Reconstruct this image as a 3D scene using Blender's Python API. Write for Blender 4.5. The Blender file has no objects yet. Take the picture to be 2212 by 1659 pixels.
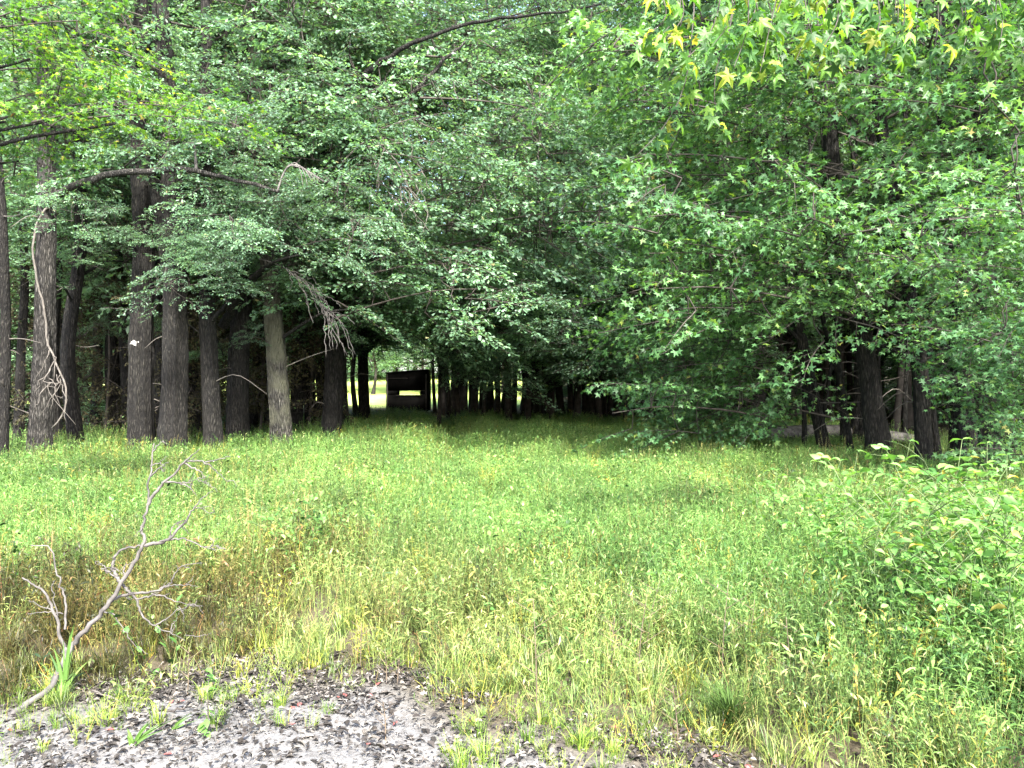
import bpy, math, random
import numpy as np
from mathutils import Vector, Matrix, Euler
R = math.radians
rng = np.random.default_rng(7)
random.seed(7)
scene = bpy.context.scene
col = scene.collection

# ------------------------------------------------------------------ camera, sky, sun, exposure
CAM_H = 1.6
FPX = 1671.0            # focal length for a picture 2212 wide
cam = bpy.data.cameras.new('camera'); camo = bpy.data.objects.new('camera', cam); col.objects.link(camo)
camo.location = (0, 0, CAM_H); camo.rotation_euler = (R(90), 0, 0)
cam.sensor_width = 36; cam.lens = 36 * FPX / 2212; cam.clip_start = 0.05; cam.clip_end = 2000
scene.camera = camo
world = bpy.data.worlds.new('World'); scene.world = world; world.use_nodes = True
wn = world.node_tree; bg = wn.nodes['Background']
sky = wn.nodes.new('ShaderNodeTexSky'); sky.sky_type = 'NISHITA'; sky.sun_disc = False
SUN_EL, SUN_AZ = 47, 168        # azimuth clockwise from +Y: behind the camera, a little right
sky.sun_elevation = R(SUN_EL); sky.sun_rotation = R(SUN_AZ)
sky.air_density = 1.0; sky.dust_density = 3.0; sky.ozone_density = 0.6
wn.links.new(sky.outputs[0], bg.inputs[0]); bg.inputs[1].default_value = 0.15
sl = bpy.data.lights.new('sun', 'SUN'); so = bpy.data.objects.new('sun', sl); col.objects.link(so)
sl.energy = 3.4; sl.angle = R(4); sl.color = (1.0, 0.96, 0.88)
az, el = R(SUN_AZ), R(SUN_EL)
sdir = Vector((math.sin(az) * math.cos(el), math.cos(az) * math.cos(el), math.sin(el)))
so.rotation_euler = sdir.to_track_quat('Z', 'Y').to_euler()
scene.view_settings.view_transform = 'Standard'; scene.view_settings.look = 'None'
scene.view_settings.gamma = 1; scene.view_settings.exposure = 2.88
scene.view_settings.use_curve_mapping = False
try:
    scene.cycles.max_bounces = 6; scene.cycles.diffuse_bounces = 3; scene.cycles.transmission_bounces = 3
except Exception:
    pass

# ------------------------------------------------------------------ helpers
def P(u, v, d):
    return np.array([(u - 1106) / FPX * d, d, CAM_H - (v - 829.5) / FPX * d])
def sm(a, b, x):
    t = np.clip((np.asarray(x, float) - a) / (b - a), 0, 1); return t * t * (3 - 2 * t)
def gz(x, y):
    x = np.asarray(x, float); y = np.asarray(y, float)
    z = 0.26 * sm(12, 30, y) + 3.2 * sm(48, 130, y)
    z = z + 0.03 * np.sin(x * 1.3 + 0.7 * y) + 0.025 * np.sin(1.9 * y - 0.8 * x + 1)
    z = z + 0.012 * np.sin(5.1 * x + 2 * y) * np.sin(4.3 * y - x)
    return z
def tag(o, label=None, cat=None, group=None, kind=None):
    if label: o['label'] = label
    if cat: o['category'] = cat
    if group: o['group'] = group
    if kind: o['kind'] = kind
    return o
def mesh(name, V, Fs, mats=(), midx=None, attrs=None, smooth=False):
    """V (n,3); Fs list of int arrays (m,k); midx list of material numbers, one per array"""
    me = bpy.data.meshes.new(name)
    V = np.asarray(V, np.float32)
    Fs = [np.asarray(f, np.int32) for f in Fs]
    me.vertices.add(len(V)); me.vertices.foreach_set('co', V.ravel())
    loops = np.concatenate([f.ravel() for f in Fs]); tot = np.concatenate([np.full(len(f), f.shape[1], np.int32) for f in Fs])
    me.loops.add(len(loops)); me.loops.foreach_set('vertex_index', loops)
    me.polygons.add(len(tot))
    st = np.zeros(len(tot), np.int32); st[1:] = np.cumsum(tot)[:-1]
    me.polygons.foreach_set('loop_start', st); me.polygons.foreach_set('loop_total', tot)
    if midx is not None:
        me.polygons.foreach_set('material_index', np.concatenate([np.full(len(f), i, np.int32) for f, i in zip(Fs, midx)]))
    for m in mats: me.materials.append(m)
    if attrs:
        for k, a in attrs.items():
            at = me.attributes.new(k, 'FLOAT', 'POINT'); at.data.foreach_set('value', np.asarray(a, np.float32))
    if smooth: me.polygons.foreach_set('use_smooth', np.ones(len(tot), bool))
    me.update(calc_edges=True)
    return me
def obj(name, me, parent=None, loc=None, rot=None, scale=None):
    o = bpy.data.objects.new(name, me); col.objects.link(o)
    if parent is not None: o.parent = parent
    if loc is not None: o.location = [float(c) for c in loc]
    if rot is not None: o.rotation_euler = rot
    if scale is not None: o.scale = (scale,) * 3 if np.isscalar(scale) else scale
    return o
def empty(name, loc, rz=0):
    o = bpy.data.objects.new(name, None); col.objects.link(o); o.location = [float(c) for c in loc]
    o.rotation_euler = (0, 0, rz); o.empty_display_size = 0.2
    return o
def nrm(a):
    return a / np.maximum(np.linalg.norm(a, axis=-1, keepdims=True), 1e-9)

class Acc:
    """collects pieces of one mesh"""
    def __init__(s): s.V = []; s.F = []; s.M = []; s.r = []; s.n = 0
    def add(s, V, Fs, mi=0, r=0.5):
        V = np.asarray(V, float)
        s.V.append(V)
        for f in Fs:
            if len(f): s.F.append(np.asarray(f) + s.n); s.M.append(mi)
        s.r.append(np.broadcast_to(np.asarray(r, float), (len(V),)).copy())
        s.n += len(V)
    def build(s, name, mats, smooth=False):
        # merge arrays with the same width and material
        groups = {}
        for f, m in zip(s.F, s.M): groups.setdefault((f.shape[1], m), []).append(f)
        Fs = [np.concatenate(v) for v in groups.values()]; mi = [k[1] for k in groups]
        return mesh(name, np.concatenate(s.V), Fs, mats, mi, {'rnd': np.concatenate(s.r)}, smooth)

def tube(pts, rad, sides=6, rough=0.0, seed=0, cap=True):
    pts = np.asarray(pts, float); n = len(pts)
    rad = np.broadcast_to(np.asarray(rad, float), (n,))
    T = nrm(np.gradient(pts, axis=0))
    ref = np.array([0, 0, 1.0]) if abs(T[0, 2]) < 0.9 else np.array([0, 1.0, 0])
    A = nrm(np.cross(ref, T)); 
    for i in range(1, n):                      # keep the frame from flipping
        a = A[i - 1] - T[i] * np.dot(A[i - 1], T[i]); A[i] = a / max(np.linalg.norm(a), 1e-9)
    B = np.cross(T, A)
    th = np.linspace(0, 2 * np.pi, sides, endpoint=False)
    k = np.ones((n, sides))
    if rough:
        g = np.random.default_rng(seed)
        for q in range(5):
            f = g.integers(3, 13); ph = g.uniform(0, 6.28)
            k += rough * 0.5 * np.sin(f * th[None, :] + ph + np.cumsum(g.normal(0, .25, n))[:, None])
        k += g.normal(0, rough * .35, (n, sides))
    V = pts[:, None] + (A[:, None] * np.cos(th)[None, :, None] + B[:, None] * np.sin(th)[None, :, None]) * (rad[:, None] * k)[..., None]
    i = np.arange(n - 1)[:, None] * sides; j = np.arange(sides)[None, :]; j2 = (j + 1) % sides
    F = np.stack([i + j, i + j2, i + sides + j2, i + sides + j], -1).reshape(-1, 4)
    V = V.reshape(-1, 3); Fs = [F]
    if cap: Fs.append(np.array([[ (n - 1) * sides + q for q in range(sides)]]) )
    return V, Fs
def spline(pts, n):
    """Catmull-Rom through the points"""
    p = np.asarray(pts, float); q = np.vstack([2 * p[0] - p[1], p, 2 * p[-1] - p[-2]])
    t = np.linspace(0, len(p) - 1 - 1e-6, n); i = t.astype(int); f = (t - i)[:, None]
    a, b, c, d = q[i], q[i + 1], q[i + 2], q[i + 3]
    return 0.5 * (2 * b + (c - a) * f + (2 * a - 5 * b + 4 * c - d) * f ** 2 + (3 * b - a - 3 * c + d) * f ** 3)

# leaf templates: verts (x along, y across, z normal), faces
def leaf_diamond():
    V = np.array([[0, 0, 0], [.5, .24, .07], [1, 0, -.06], [.5, -.24, .07], ])
    return V, [np.array([[0, 2, 1], [0, 3, 2]])]
def leaf_oak():
    V = np.array([[0, 0, 0], [.4, .13, .05], [.75, .25, .03], [1, 0, -.08], [.75, -.25, .03], [.4, -.13, .05], [.55, 0, -.01]])
    return V, [np.array([[0, 6, 1], [1, 6, 2], [2, 6, 3], [3, 6, 4], [4, 6, 5], [5, 6, 0]])]
def leaf_star(fine=False):
    tips = [(-128, .72), (-64, .95), (0, 1.08), (64, .95), (128, .72)]
    out = [(0.0, 0.0)] if False else []
    pts = []
    pts.append((-.12 + 0, -.02))
    for i, (a, r) in enumerate(tips):
        a = R(a)
        if fine:
            w = .26
            pts.append((.62 * r * math.cos(a - w), .62 * r * math.sin(a - w)))
            pts.append((r * math.cos(a), r * math.sin(a)))
            pts.append((.62 * r * math.cos(a + w), .62 * r * math.sin(a + w)))
        else:
            pts.append((r * math.cos(a), r * math.sin(a)))
        if i < 4:
            b = R((tips[i][0] + tips[i + 1][0]) / 2); pts.append((.40 * math.cos(b), .40 * math.sin(b)))
    V = [(0.42, 0, 0)] + [(.42 + x, y, -.22 * (x * x + y * y) + (.05 if i % 2 else 0)) for i, (x, y) in enumerate(pts)]
    V[0] = (.42, 0, .03)
    n = len(pts); F = np.array([[0, 1 + i, 1 + (i + 1) % n] for i in range(n)])
    return np.array(V) * (.7, .7, .7), [F]
def leaf_ovate():
    V = np.array([[0, 0, 0], [.22, .2, .05], [.5, .27, .06], [.8, .13, 0], [1, 0, -.12], [.8, -.13, 0], [.5, -.27, .06], [.22, -.2, .05], [.25, 0, .0], [.6, 0, 0.0]])
    F3 = np.array([[0, 8, 1], [7, 8, 0], [3, 9, 4], [4, 9, 5]]); F4 = np.array([[1, 8, 9, 2], [8, 7, 6, 9]]); F3b = np.array([[2, 9, 3], [9, 6, 5]])
    return V, [np.vstack([F3, F3b]), F4]
def leaf_lance(w=.085):
    V = np.array([[0, 0, 0], [.35, w, .1], [.35, -w, .1], [.72, w * .8, .05], [.72, -w * .8, .05], [1, 0, -.16]])
    return V, [np.array([[0, 2, 1], [3, 4, 5]]), np.array([[1, 2, 4, 3]])]
def place(tpl, pos, D, N, S, g, fold=0):
    """put the leaf template at every pos"""
    V, Fs = tpl; pos = np.asarray(pos); m = len(pos); k = len(V)
    D = nrm(np.asarray(D)); N = nrm(N - D * np.sum(N * D, -1, keepdims=True)); B = np.cross(N, D)
    S = np.broadcast_to(S, (m,))[:, None, None]
    W = pos[:, None] + S * (V[None, :, 0:1] * D[:, None] + V[None, :, 1:2] * B[:, None] + V[None, :, 2:3] * N[:, None])
    off = (np.arange(m) * k)[:, None, None]
    F = [(f[None] + off).reshape(-1, f.shape[1]) for f in Fs]
    return W.reshape(-1, 3), F, np.repeat(g.random(m), k)

# ------------------------------------------------------------------ materials
def mat(name):
    m = bpy.data.materials.new(name); m.use_nodes = True; nt = m.node_tree
    return m, nt, nt.nodes['Principled BSDF'], nt.links
def ramp(nt, stops, interp='LINEAR'):
    r = nt.nodes.new('ShaderNodeValToRGB'); e = r.color_ramp.elements; r.color_ramp.interpolation = interp
    while len(e) < len(stops): e.new(0.5)
    for x, (p, c) in zip(e, stops): x.position = p; x.color = (*c, 1)
    return r
def leafmat(name, stops, trans=0.4, rough=.42, spec=.5, tint=None, vary=.35, tone=False):
    m, nt, b, L = mat(name)
    a = nt.nodes.new('ShaderNodeAttribute'); a.attribute_name = 'rnd'
    rp = ramp(nt, stops); L.new(a.outputs['Fac'], rp.inputs[0])
    oi = nt.nodes.new('ShaderNodeObjectInfo'); hs = nt.nodes.new('ShaderNodeHueSaturation')
    mr = nt.nodes.new('ShaderNodeMapRange'); L.new(oi.outputs['Random'], mr.inputs[0]); mr.inputs[3].default_value = 1 - vary; mr.inputs[4].default_value = 1 + vary
    mh = nt.nodes.new('ShaderNodeMapRange'); L.new(oi.outputs['Random'], mh.inputs[0]); mh.inputs[3].default_value = .515; mh.inputs[4].default_value = .487
    L.new(rp.outputs[0], hs.inputs['Color']); L.new(mr.outputs[0], hs.inputs['Value']); L.new(mh.outputs[0], hs.inputs['Hue'])
    c = hs.outputs[0]
    if tone:
        ta = nt.nodes.new('ShaderNodeAttribute'); ta.attribute_type = 'INSTANCER'; ta.attribute_name = 'tone'
        mx = nt.nodes.new('ShaderNodeMix'); mx.data_type = 'RGBA'; mx.blend_type = 'MULTIPLY'; mx.inputs[0].default_value = 1
        L.new(c, mx.inputs[6]); L.new(ta.outputs['Color'], mx.inputs[7]); c = mx.outputs[2]
    L.new(c, b.inputs['Base Color']); b.inputs['Roughness'].default_value = rough; b.inputs['Specular IOR Level'].default_value = spec
    tr = nt.nodes.new('ShaderNodeBsdfTranslucent'); ms = nt.nodes.new('ShaderNodeMixShader'); ms.inputs[0].default_value = trans
    tm = nt.nodes.new('ShaderNodeMix'); tm.data_type = 'RGBA'; tm.blend_type = 'MULTIPLY'; tm.inputs[0].default_value = 1
    tm.inputs[7].default_value = (*(tint or (1.9, 1.7, .5)), 1); L.new(c, tm.inputs[6]); L.new(tm.outputs[2], tr.inputs[0])
    L.new(b.outputs[0], ms.inputs[1]); L.new(tr.outputs[0], ms.inputs[2])
    L.new(ms.outputs[0], nt.nodes['Material Output'].inputs[0])
    return m
def barkmat(name, dark, light, scale=1.0, moss=None, lichen=.0):
    m, nt, b, L = mat(name)
    tc = nt.nodes.new('ShaderNodeTexCoord'); mp = nt.nodes.new('ShaderNodeMapping'); mp.inputs['Scale'].default_value = (34 * scale, 34 * scale, 5.5 * scale)
    L.new(tc.outputs['Object'], mp.inputs[0])
    vo = nt.nodes.new('ShaderNodeTexVoronoi'); vo.feature = 'DISTANCE_TO_EDGE'; vo.inputs['Scale'].default_value = 1.0
    no = nt.nodes.new('ShaderNodeTexNoise'); no.inputs['Scale'].default_value = 1.3; no.inputs['Detail'].default_value = 6
    L.new(mp.outputs[0], no.inputs[0])
    ad = nt.nodes.new('ShaderNodeVectorMath'); ad.operation = 'MULTIPLY_ADD'; ad.inputs[1].default_value = (1.2, 1.2, 1.2)
    L.new(no.outputs['Color'], ad.inputs[0]); L.new(mp.outputs[0], ad.inputs[2]); L.new(ad.outputs[0], vo.inputs['Vector'])
    rp = ramp(nt, [(0, tuple(c * .25 for c in dark)), (.12, dark), (.5, light)])
    mul = nt.nodes.new('ShaderNodeMath'); mul.operation = 'MULTIPLY'; L.new(vo.outputs['Distance'], mul.inputs[0]); L.new(no.outputs['Fac'], mul.inputs[1])
    m2 = nt.nodes.new('ShaderNodeMath'); m2.operation = 'MULTIPLY'; m2.inputs[1].default_value = 2; L.new(mul.outputs[0], m2.inputs[0])
    L.new(m2.outputs[0], rp.inputs[0]); c = rp.outputs[0]
    n2 = nt.nodes.new('ShaderNodeTexNoise'); n2.inputs['Scale'].default_value = 2.2; n2.inputs['Detail'].default_value = 5; L.new(tc.outputs['Object'], n2.inputs[0])
    rm = ramp(nt, [(.32, (.45, .45, .45)), (.68, (1.5, 1.5, 1.45))]); nm = nt.nodes.new('ShaderNodeTexNoise'); nm.inputs['Scale'].default_value = 4.5; nm.inputs['Detail'].default_value = 7; nm.inputs['Roughness'].default_value = .7
    L.new(tc.outputs['Object'], nm.inputs[0]); L.new(nm.outputs['Fac'], rm.inputs[0]); mm = nt.nodes.new('ShaderNodeMix'); mm.data_type = 'RGBA'; mm.blend_type = 'MULTIPLY'; mm.inputs[0].default_value = 1
    L.new(c, mm.inputs[6]); L.new(rm.outputs[0], mm.inputs[7]); c = mm.outputs[2]
    if moss:
        r2 = ramp(nt, [(.45, (0, 0, 0)), (.62, (1, 1, 1))]); L.new(n2.outputs['Fac'], r2.inputs[0])
        mx = nt.nodes.new('ShaderNodeMix'); mx.data_type = 'RGBA'; L.new(r2.outputs[0], mx.inputs[0]); L.new(c, mx.inputs[6]); mx.inputs[7].default_value = (*moss, 1); c = mx.outputs[2]
    if lichen:
        n3 = nt.nodes.new('ShaderNodeTexNoise'); n3.inputs['Scale'].default_value = 14; n3.inputs['Detail'].default_value = 3; L.new(tc.outputs['Object'], n3.inputs[0])
        r3 = ramp(nt, [(.68 - lichen, (0, 0, 0)), (.72 - lichen, (1, 1, 1))]); L.new(n3.outputs['Fac'], r3.inputs[0])
        mx = nt.nodes.new('ShaderNodeMix'); mx.data_type = 'RGBA'; L.new(r3.outputs[0], mx.inputs[0]); L.new(c, mx.inputs[6]); mx.inputs[7].default_value = (.32, .33, .28, 1); c = mx.outputs[2]
    L.new(c, b.inputs['Base Color']); b.inputs['Roughness'].default_value = .9; b.inputs['Specular IOR Level'].default_value = .25
    bp = nt.nodes.new('ShaderNodeBump'); bp.inputs['Strength'].default_value = 1.0; bp.inputs['Distance'].default_value = .06; L.new(m2.outputs[0], bp.inputs['Height']); L.new(bp.outputs[0], b.inputs['Normal'])
    return m
def plain(name, c1, c2, scale=8, rough=.8, spec=.3, bump=.0):
    m, nt, b, L = mat(name)
    tc = nt.nodes.new('ShaderNodeTexCoord'); no = nt.nodes.new('ShaderNodeTexNoise'); no.inputs['Scale'].default_value = scale; no.inputs['Detail'].default_value = 6
    L.new(tc.outputs['Object'], no.inputs[0]); rp = ramp(nt, [(.3, c1), (.7, c2)]); L.new(no.outputs['Fac'], rp.inputs[0]); L.new(rp.outputs[0], b.inputs['Base Color'])
    b.inputs['Roughness'].default_value = rough; b.inputs['Specular IOR Level'].default_value = spec
    if bump:
        bp = nt.nodes.new('ShaderNodeBump'); bp.inputs['Strength'].default_value = bump; bp.inputs['Distance'].default_value = .02; L.new(no.outputs['Fac'], bp.inputs['Height']); L.new(bp.outputs[0], b.inputs['Normal'])
    return m

M_OAK = leafmat('oak_leaf', [(0, (.060, .125, .070)), (.5, (.105, .20, .115)), (.9, (.16, .28, .165)), (.98, (.17, .28, .12)), (1, (.2, .17, .08))], trans=.46, rough=.46, spec=.6, tint=(1.3, 1.35, .6))
M_GUM = leafmat('sweetgum_leaf', [(0, (.045, .110, .042)), (.5, (.085, .195, .070)), (.93, (.125, .245, .095)), (.99, (.2, .3, .06)), (1, (.3, .22, .08))], trans=.38, rough=.5, spec=.45, tint=(1.5, 1.5, .5))
M_FAR = leafmat('far_leaf', [(0, (.060, .125, .065)), (.5, (.105, .205, .10)), (1, (.16, .28, .14))], trans=.35, rough=.45, spec=.7, tint=(1.4, 1.4, .6))
M_NEARGUM = leafmat('near_sweetgum_leaf', [(0, (.03, .08, .015)), (.55, (.065, .165, .03)), (.90, (.13, .26, .04)), (.95, (.24, .32, .045)), (.985, (.33, .32, .06)), (1, (.13, .08, .04))], trans=.5, rough=.5, spec=.4, vary=.4)  # yellow-green stops: the glow of backlit leaves put into the colour
M_GRASS = leafmat('grass_leaf', [(0, (.020, .055, .012)), (.5, (.084, .180, .036)), (.93, (.155, .275, .070)), (1, (.26, .25, .10))], trans=.26, rough=.5, spec=.4, tint=(1.3, 1.3, .6), vary=.3, tone=True)
M_SAP = leafmat('sapling_leaf', [(0, (.075, .175, .035)), (.6, (.125, .26, .06)), (.92, (.16, .30, .09)), (.96, (.34, .32, .08)), (1, (.3, .19, .07))], trans=.4, rough=.5, spec=.35, tint=(1.3, 1.3, .6), vary=.3)
M_LITTER = leafmat('litter_leaf', [(0, (.014, .012, .011)), (.5, (.038, .034, .030)), (.75, (.10, .09, .08)), (1, (.20, .185, .165))], trans=.05, rough=.8, spec=.2, vary=.4)
M_BARK = barkmat('bark_dark', (.010, .009, .0085), (.046, .043, .037), lichen=.0)
M_BARKL = barkmat('bark_grey', (.028, .026, .024), (.125, .118, .110), lichen=.0)
M_BARKM = barkmat('bark_mossy', (.035, .033, .029), (.15, .143, .128), moss=(.075, .075, .052), lichen=.0)
M_BARKF = plain('bark_far', (.014, .012, .011), (.045, .040, .036), 6, .9, .2)
M_TWIG = plain('twig', (.022, .018, .015), (.06, .052, .045), 10, .85)
M_DEAD = plain('dead_wood', (.03, .027, .026), (.115, .106, .10), 14, .8, bump=.4)
M_VINE = plain('vine_bark', (.05, .044, .038), (.13, .118, .104), 10, .85)
M_DARKTWIG = plain('dark_twig', (.03, .025, .022), (.09, .08, .07), 10, .85)

# ------------------------------------------------------------------ the ground
def axis(lo, hi, step, far0, far1, n0, n1):
    a = np.arange(lo, hi + 1e-6, step)
    return np.concatenate([lo - np.geomspace(step, lo - far0, n0)[::-1], a, hi + np.geomspace(step, far1 - hi, n1)])
gx = axis(-5, 5, .06, -600, 600, 55, 55); gy = axis(1.5, 6.5, .06, -200, 900, 45, 75)
X, Y = np.meshgrid(gx, gy); Z = gz(X, Y)
def edge_y(x):          # where the bare silt ends and plants begin
    x = np.asarray(x, float)
    base = np.interp(x, [-9, -3, -1.2, -.5, -.1, .3, .8, 1.25, 1.6, 3, 9], [4.0, 4.05, 4.2, 4.15, 3.55, 3.3, 3.2, 3.0, 2.4, 1.9, 1.2])
    return base - .22 + .12 * np.sin(3.1 * x) + .08 * np.sin(7.7 * x + 1) + .05 * np.sin(17 * x)
bare = 1 - sm(-.25, .35, Y - edge_y(X))
bare *= sm(-8, -5, Y)*0 + 1
Z = Z - .02 * bare * np.sin(X * 9 + np.sin(Y * 7) * 2) * np.sin(Y * 11 + X) * sm(20, 5, Y)
nx, ny = len(gx), len(gy)
i = (np.arange(ny - 1)[:, None] * nx + np.arange(nx - 1)[None]).ravel()
F = np.stack([i, i + 1, i + nx + 1, i + nx], -1)
m, nt, b, L = mat('ground_soil')
tc = nt.nodes.new('ShaderNodeTexCoord')
at = nt.nodes.new('ShaderNodeAttribute'); at.attribute_name = 'bare'
am = nt.nodes.new('ShaderNodeAttribute'); am.attribute_name = 'meadow'
def noise(s, d=6, r=.6):
    n = nt.nodes.new('ShaderNodeTexNoise'); n.inputs['Scale'].default_value = s; n.inputs['Detail'].default_value = d; n.inputs['Roughness'].default_value = r; L.new(tc.outputs['Object'], n.inputs[0]); return n
n1, n2, n3 = noise(3), noise(38, 8, .7), noise(.6)
silt = ramp(nt, [(.25, (.02, .019, .018)), (.40, (.085, .082, .079)), (.62, (.155, .153, .152))]); L.new(n2.outputs['Fac'], silt.inputs[0])
soil = ramp(nt, [(.3, (.03, .024, .017)), (.7, (.10, .085, .055))]); L.new(n2.outputs['Fac'], soil.inputs[0])
mead = ramp(nt, [(.3, (.26, .36, .08)), (.7, (.42, .48, .14))]); L.new(n1.outputs['Fac'], mead.inputs[0])
def mix(f, a, b_):
    x = nt.nodes.new('ShaderNodeMix'); x.data_type = 'RGBA'; L.new(f, x.inputs[0]); L.new(a, x.inputs[6]); L.new(b_, x.inputs[7]); return x.outputs[2]
c = mix(at.outputs['Fac'], soil.outputs[0], silt.outputs[0]); c = mix(am.outputs['Fac'], c, mead.outputs[0])
L.new(c, b.inputs['Base Color']); b.inputs['Roughness'].default_value = .95; b.inputs['Specular IOR Level'].default_value = .15
bp = nt.nodes.new('ShaderNodeBump'); bp.inputs['Strength'].default_value = .8; bp.inputs['Distance'].default_value = .02; L.new(n2.outputs['Fac'], bp.inputs['Height']); L.new(bp.outputs[0], b.inputs['Normal'])
g = obj('ground', mesh('ground', np.stack([X, Y, Z], -1).reshape(-1, 3), [F], [m], [0],
        {'bare': bare.ravel(), 'meadow': (sm(44, 48, Y) * (1 - sm(1, 3, X - .02 * Y))).ravel()}, smooth=True))
g['kind'] = 'structure'

# ------------------------------------------------------------------ foliage building blocks
UP = np.array([0, 0, 1.0])
def bough(acc, g, base, az, tilt, L, kind, leaf):
    """a flat leafy branchlet: stem, side twigs and leaves, added to acc (material 0 leaf, 1 twig)"""
    tpl, size, spacing = leaf
    n = 7; t = np.linspace(0, 1, n)
    w = np.cumsum(g.normal(0, .12, n)) * .5
    local = np.stack([t * L, w * .12 * L, tilt * t * L - .14 * L * t ** 2], -1)
    ca, sa = math.cos(az), math.sin(az); Rm = np.array([[ca, -sa, 0], [sa, ca, 0], [0, 0, 1]])
    roll = g.normal(0, .38); cr, sr = math.cos(roll), math.sin(roll); Rr = np.array([[1, 0, 0], [0, cr, -sr], [0, sr, cr]])
    def tow(a): return (a @ Rr.T) @ Rm.T
    V, Fs = tube(base + tow(local), np.linspace(.010 * L, .003, n), 3, cap=False); acc.add(V, Fs, 1, .5)
    step = .15 * (1 if kind != 'far' else 1.3); s = np.arange(.12 * L, L, step); pos = []; D = []
    for q, x in enumerate(s):
        tt = x / L; side = 1 if q % 2 else -1
        ang = side * (R(62) - R(30) * tt) + g.normal(0, .15); ln = (.5 * L * (1 - tt) ** .8 + .16) * g.uniform(.6, 1.15)
        p0 = np.array([x, np.interp(x, local[:, 0], local[:, 1]), np.interp(x, local[:, 0], local[:, 2])])
        d = np.array([math.cos(ang), math.sin(ang), g.normal(-.05, .12)])
        k = max(3, int(ln / spacing)); tq = np.linspace(.12, 1, k)
        tp = p0 + d * (tq * ln)[:, None]; tp[:, 2] -= .18 * ln * tq ** 2
        V, Fs = tube(base + tow(np.array([p0, p0 + d * ln * .5 - (0, 0, .045 * ln), p0 + d * ln - (0, 0, .18 * ln)])), (.005, .0035, .002), 3, cap=False); acc.add(V, Fs, 1, .5)
        sg = np.where(np.arange(k) % 2 == 0, 1, -1) * g.uniform(.5, 1.15, k) * (1 - .55 * (tq > .9))
        a2 = ang + sg
        dd = np.stack([np.cos(a2), np.sin(a2), g.normal(-.28, .28, k)], -1)
        pos.append(base + tow(tp + dd * g.uniform(.01, .06, (k, 1)) + g.normal(0, .012, (k, 3)))); D.append(tow(dd))
    pos = np.concatenate(pos); D = np.concatenate(D)
    N = UP + g.normal(0, .78, (len(pos), 3))
    V, Fs, r = place(tpl, pos, D, N, size * g.uniform(.45, 1.25, len(pos)), g)
    acc.add(V, Fs, 0, r)
LEAVES = {'oak': (leaf_oak(), .098, .0215), 'gum': (leaf_star(), .105, .042), 'far': (leaf_diamond(), .17, .045), 'small': (leaf_diamond(), .12, .03)}
def lobe_mesh(kind, seed, nb, mats, rx=1.5, ry=1.15, rz=.75, L=(1.0, 1.6)):
    g = np.random.default_rng(seed); acc = Acc()
    # stem entering from -X
    st = np.array([[-rx * 1.2, 0, -.35], [-rx * .5, g.normal(0, .1), -.1], [rx * .3, g.normal(0, .12), .05], [rx, g.normal(0, .1), .0]])
    sp = spline(st, 9); V, Fs = tube(sp, np.linspace(.024, .006, 9), 5, cap=False); acc.add(V, Fs, 1, .5)
    for q in range(nb):
        t = g.uniform(.15, 1); p = sp[int(t * 8)]
        z = g.uniform(-.85, 1) * rz * (1 - .3 * t); yy = g.uniform(-.4, .4) * ry
        az = math.atan2(yy, .4) * 1.1 + g.normal(0, .75) * (1.1 - .5 * t); b0 = p + np.array([g.uniform(-.3, .1), yy * .6, z])
        V, Fs = tube(np.array([p, (p + b0) / 2 + g.normal(0, .04, 3), b0]), (.014, .012, .010), 3, cap=False); acc.add(V, Fs, 1, .5)
        bough(acc, g, b0, az, g.normal(-.03, .30), g.uniform(*L), kind, LEAVES[kind])
    return acc.build(kind + '_leafy_limb', mats)
LOBE = {
    'oak': [lobe_mesh('oak', 100 + k, 14, [M_OAK, M_TWIG], rz=1.0) for k in range(5)],
    'gum': [lobe_mesh('gum', 200 + k, 12, [M_GUM, M_TWIG]) for k in range(5)],
    'small': [lobe_mesh('small', 300 + k, 12, [M_FAR, M_TWIG]) for k in range(4)],
}
M_LEFTGUM = M_NEARGUM
LOBE['neargum'] = [lobe_mesh('gum', 400 + k, 8, [M_NEARGUM, M_TWIG], rz=.45) for k in range(3)]
def crown_mesh(seed, H, R0, z0, nl, leafy='far', mats=None):
    """a whole crown, several limbs of foliage, for trees further off; origin at the trunk base"""
    g = np.random.default_rng(seed); acc = Acc()
    for q in range(nl):
        t = (q + g.random()) / nl; z = z0 + (H - z0) * t
        rr = R0 * (1 - .55 * t ** 1.5) * g.uniform(.35, 1); a = q * 2.4 + g.normal(0, .4)
        c = np.array([math.cos(a) * rr, math.sin(a) * rr, z])
        st = np.array([[0, 0, max(z - rr * .6, z0 * .7)], c * (.5, .5, 1) + (0, 0, -.15 * rr), c])
        V, Fs = tube(spline(st, 6), np.linspace(.06, .02, 6), 4, cap=False); acc.add(V, Fs, 1, .5)
        for w in range(7):
            bough(acc, g, c + g.normal(0, .45, 3) * (1, 1, .8), a + g.normal(0, 1.2), g.normal(0, .15), g.uniform(1.3, 2.2), 'far', LEAVES[leafy])
    return acc.build('crown', mats or [M_FAR, M_TWIG])
CROWN = [crown_mesh(500 + k, 15, 3.4, 3.4 + .5 * (k % 3), 26) for k in range(5)]
LOWCROWN = [crown_mesh(520 + k, 6.5, 2.0, .5, 13, 'small') for k in range(3)]

def trunk_mesh(name, pts, r0, r1, mats, sides=20, rings=60, flare=.6, rough=.09, seed=0):
    p = spline(pts, rings); h = p[:, 2] - p[0, 2]
    L = np.linspace(0, 1, rings); rad = r0 + (r1 - r0) * L
    rad = rad * (1 + flare * np.exp(-np.maximum(h, 0) / .33))
    V, Fs = tube(p, rad, sides, rough, seed)
    return mesh(name, V, Fs, mats, [0] * len(Fs), {'rnd': np.full(len(V), .5)}, smooth=True)

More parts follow.
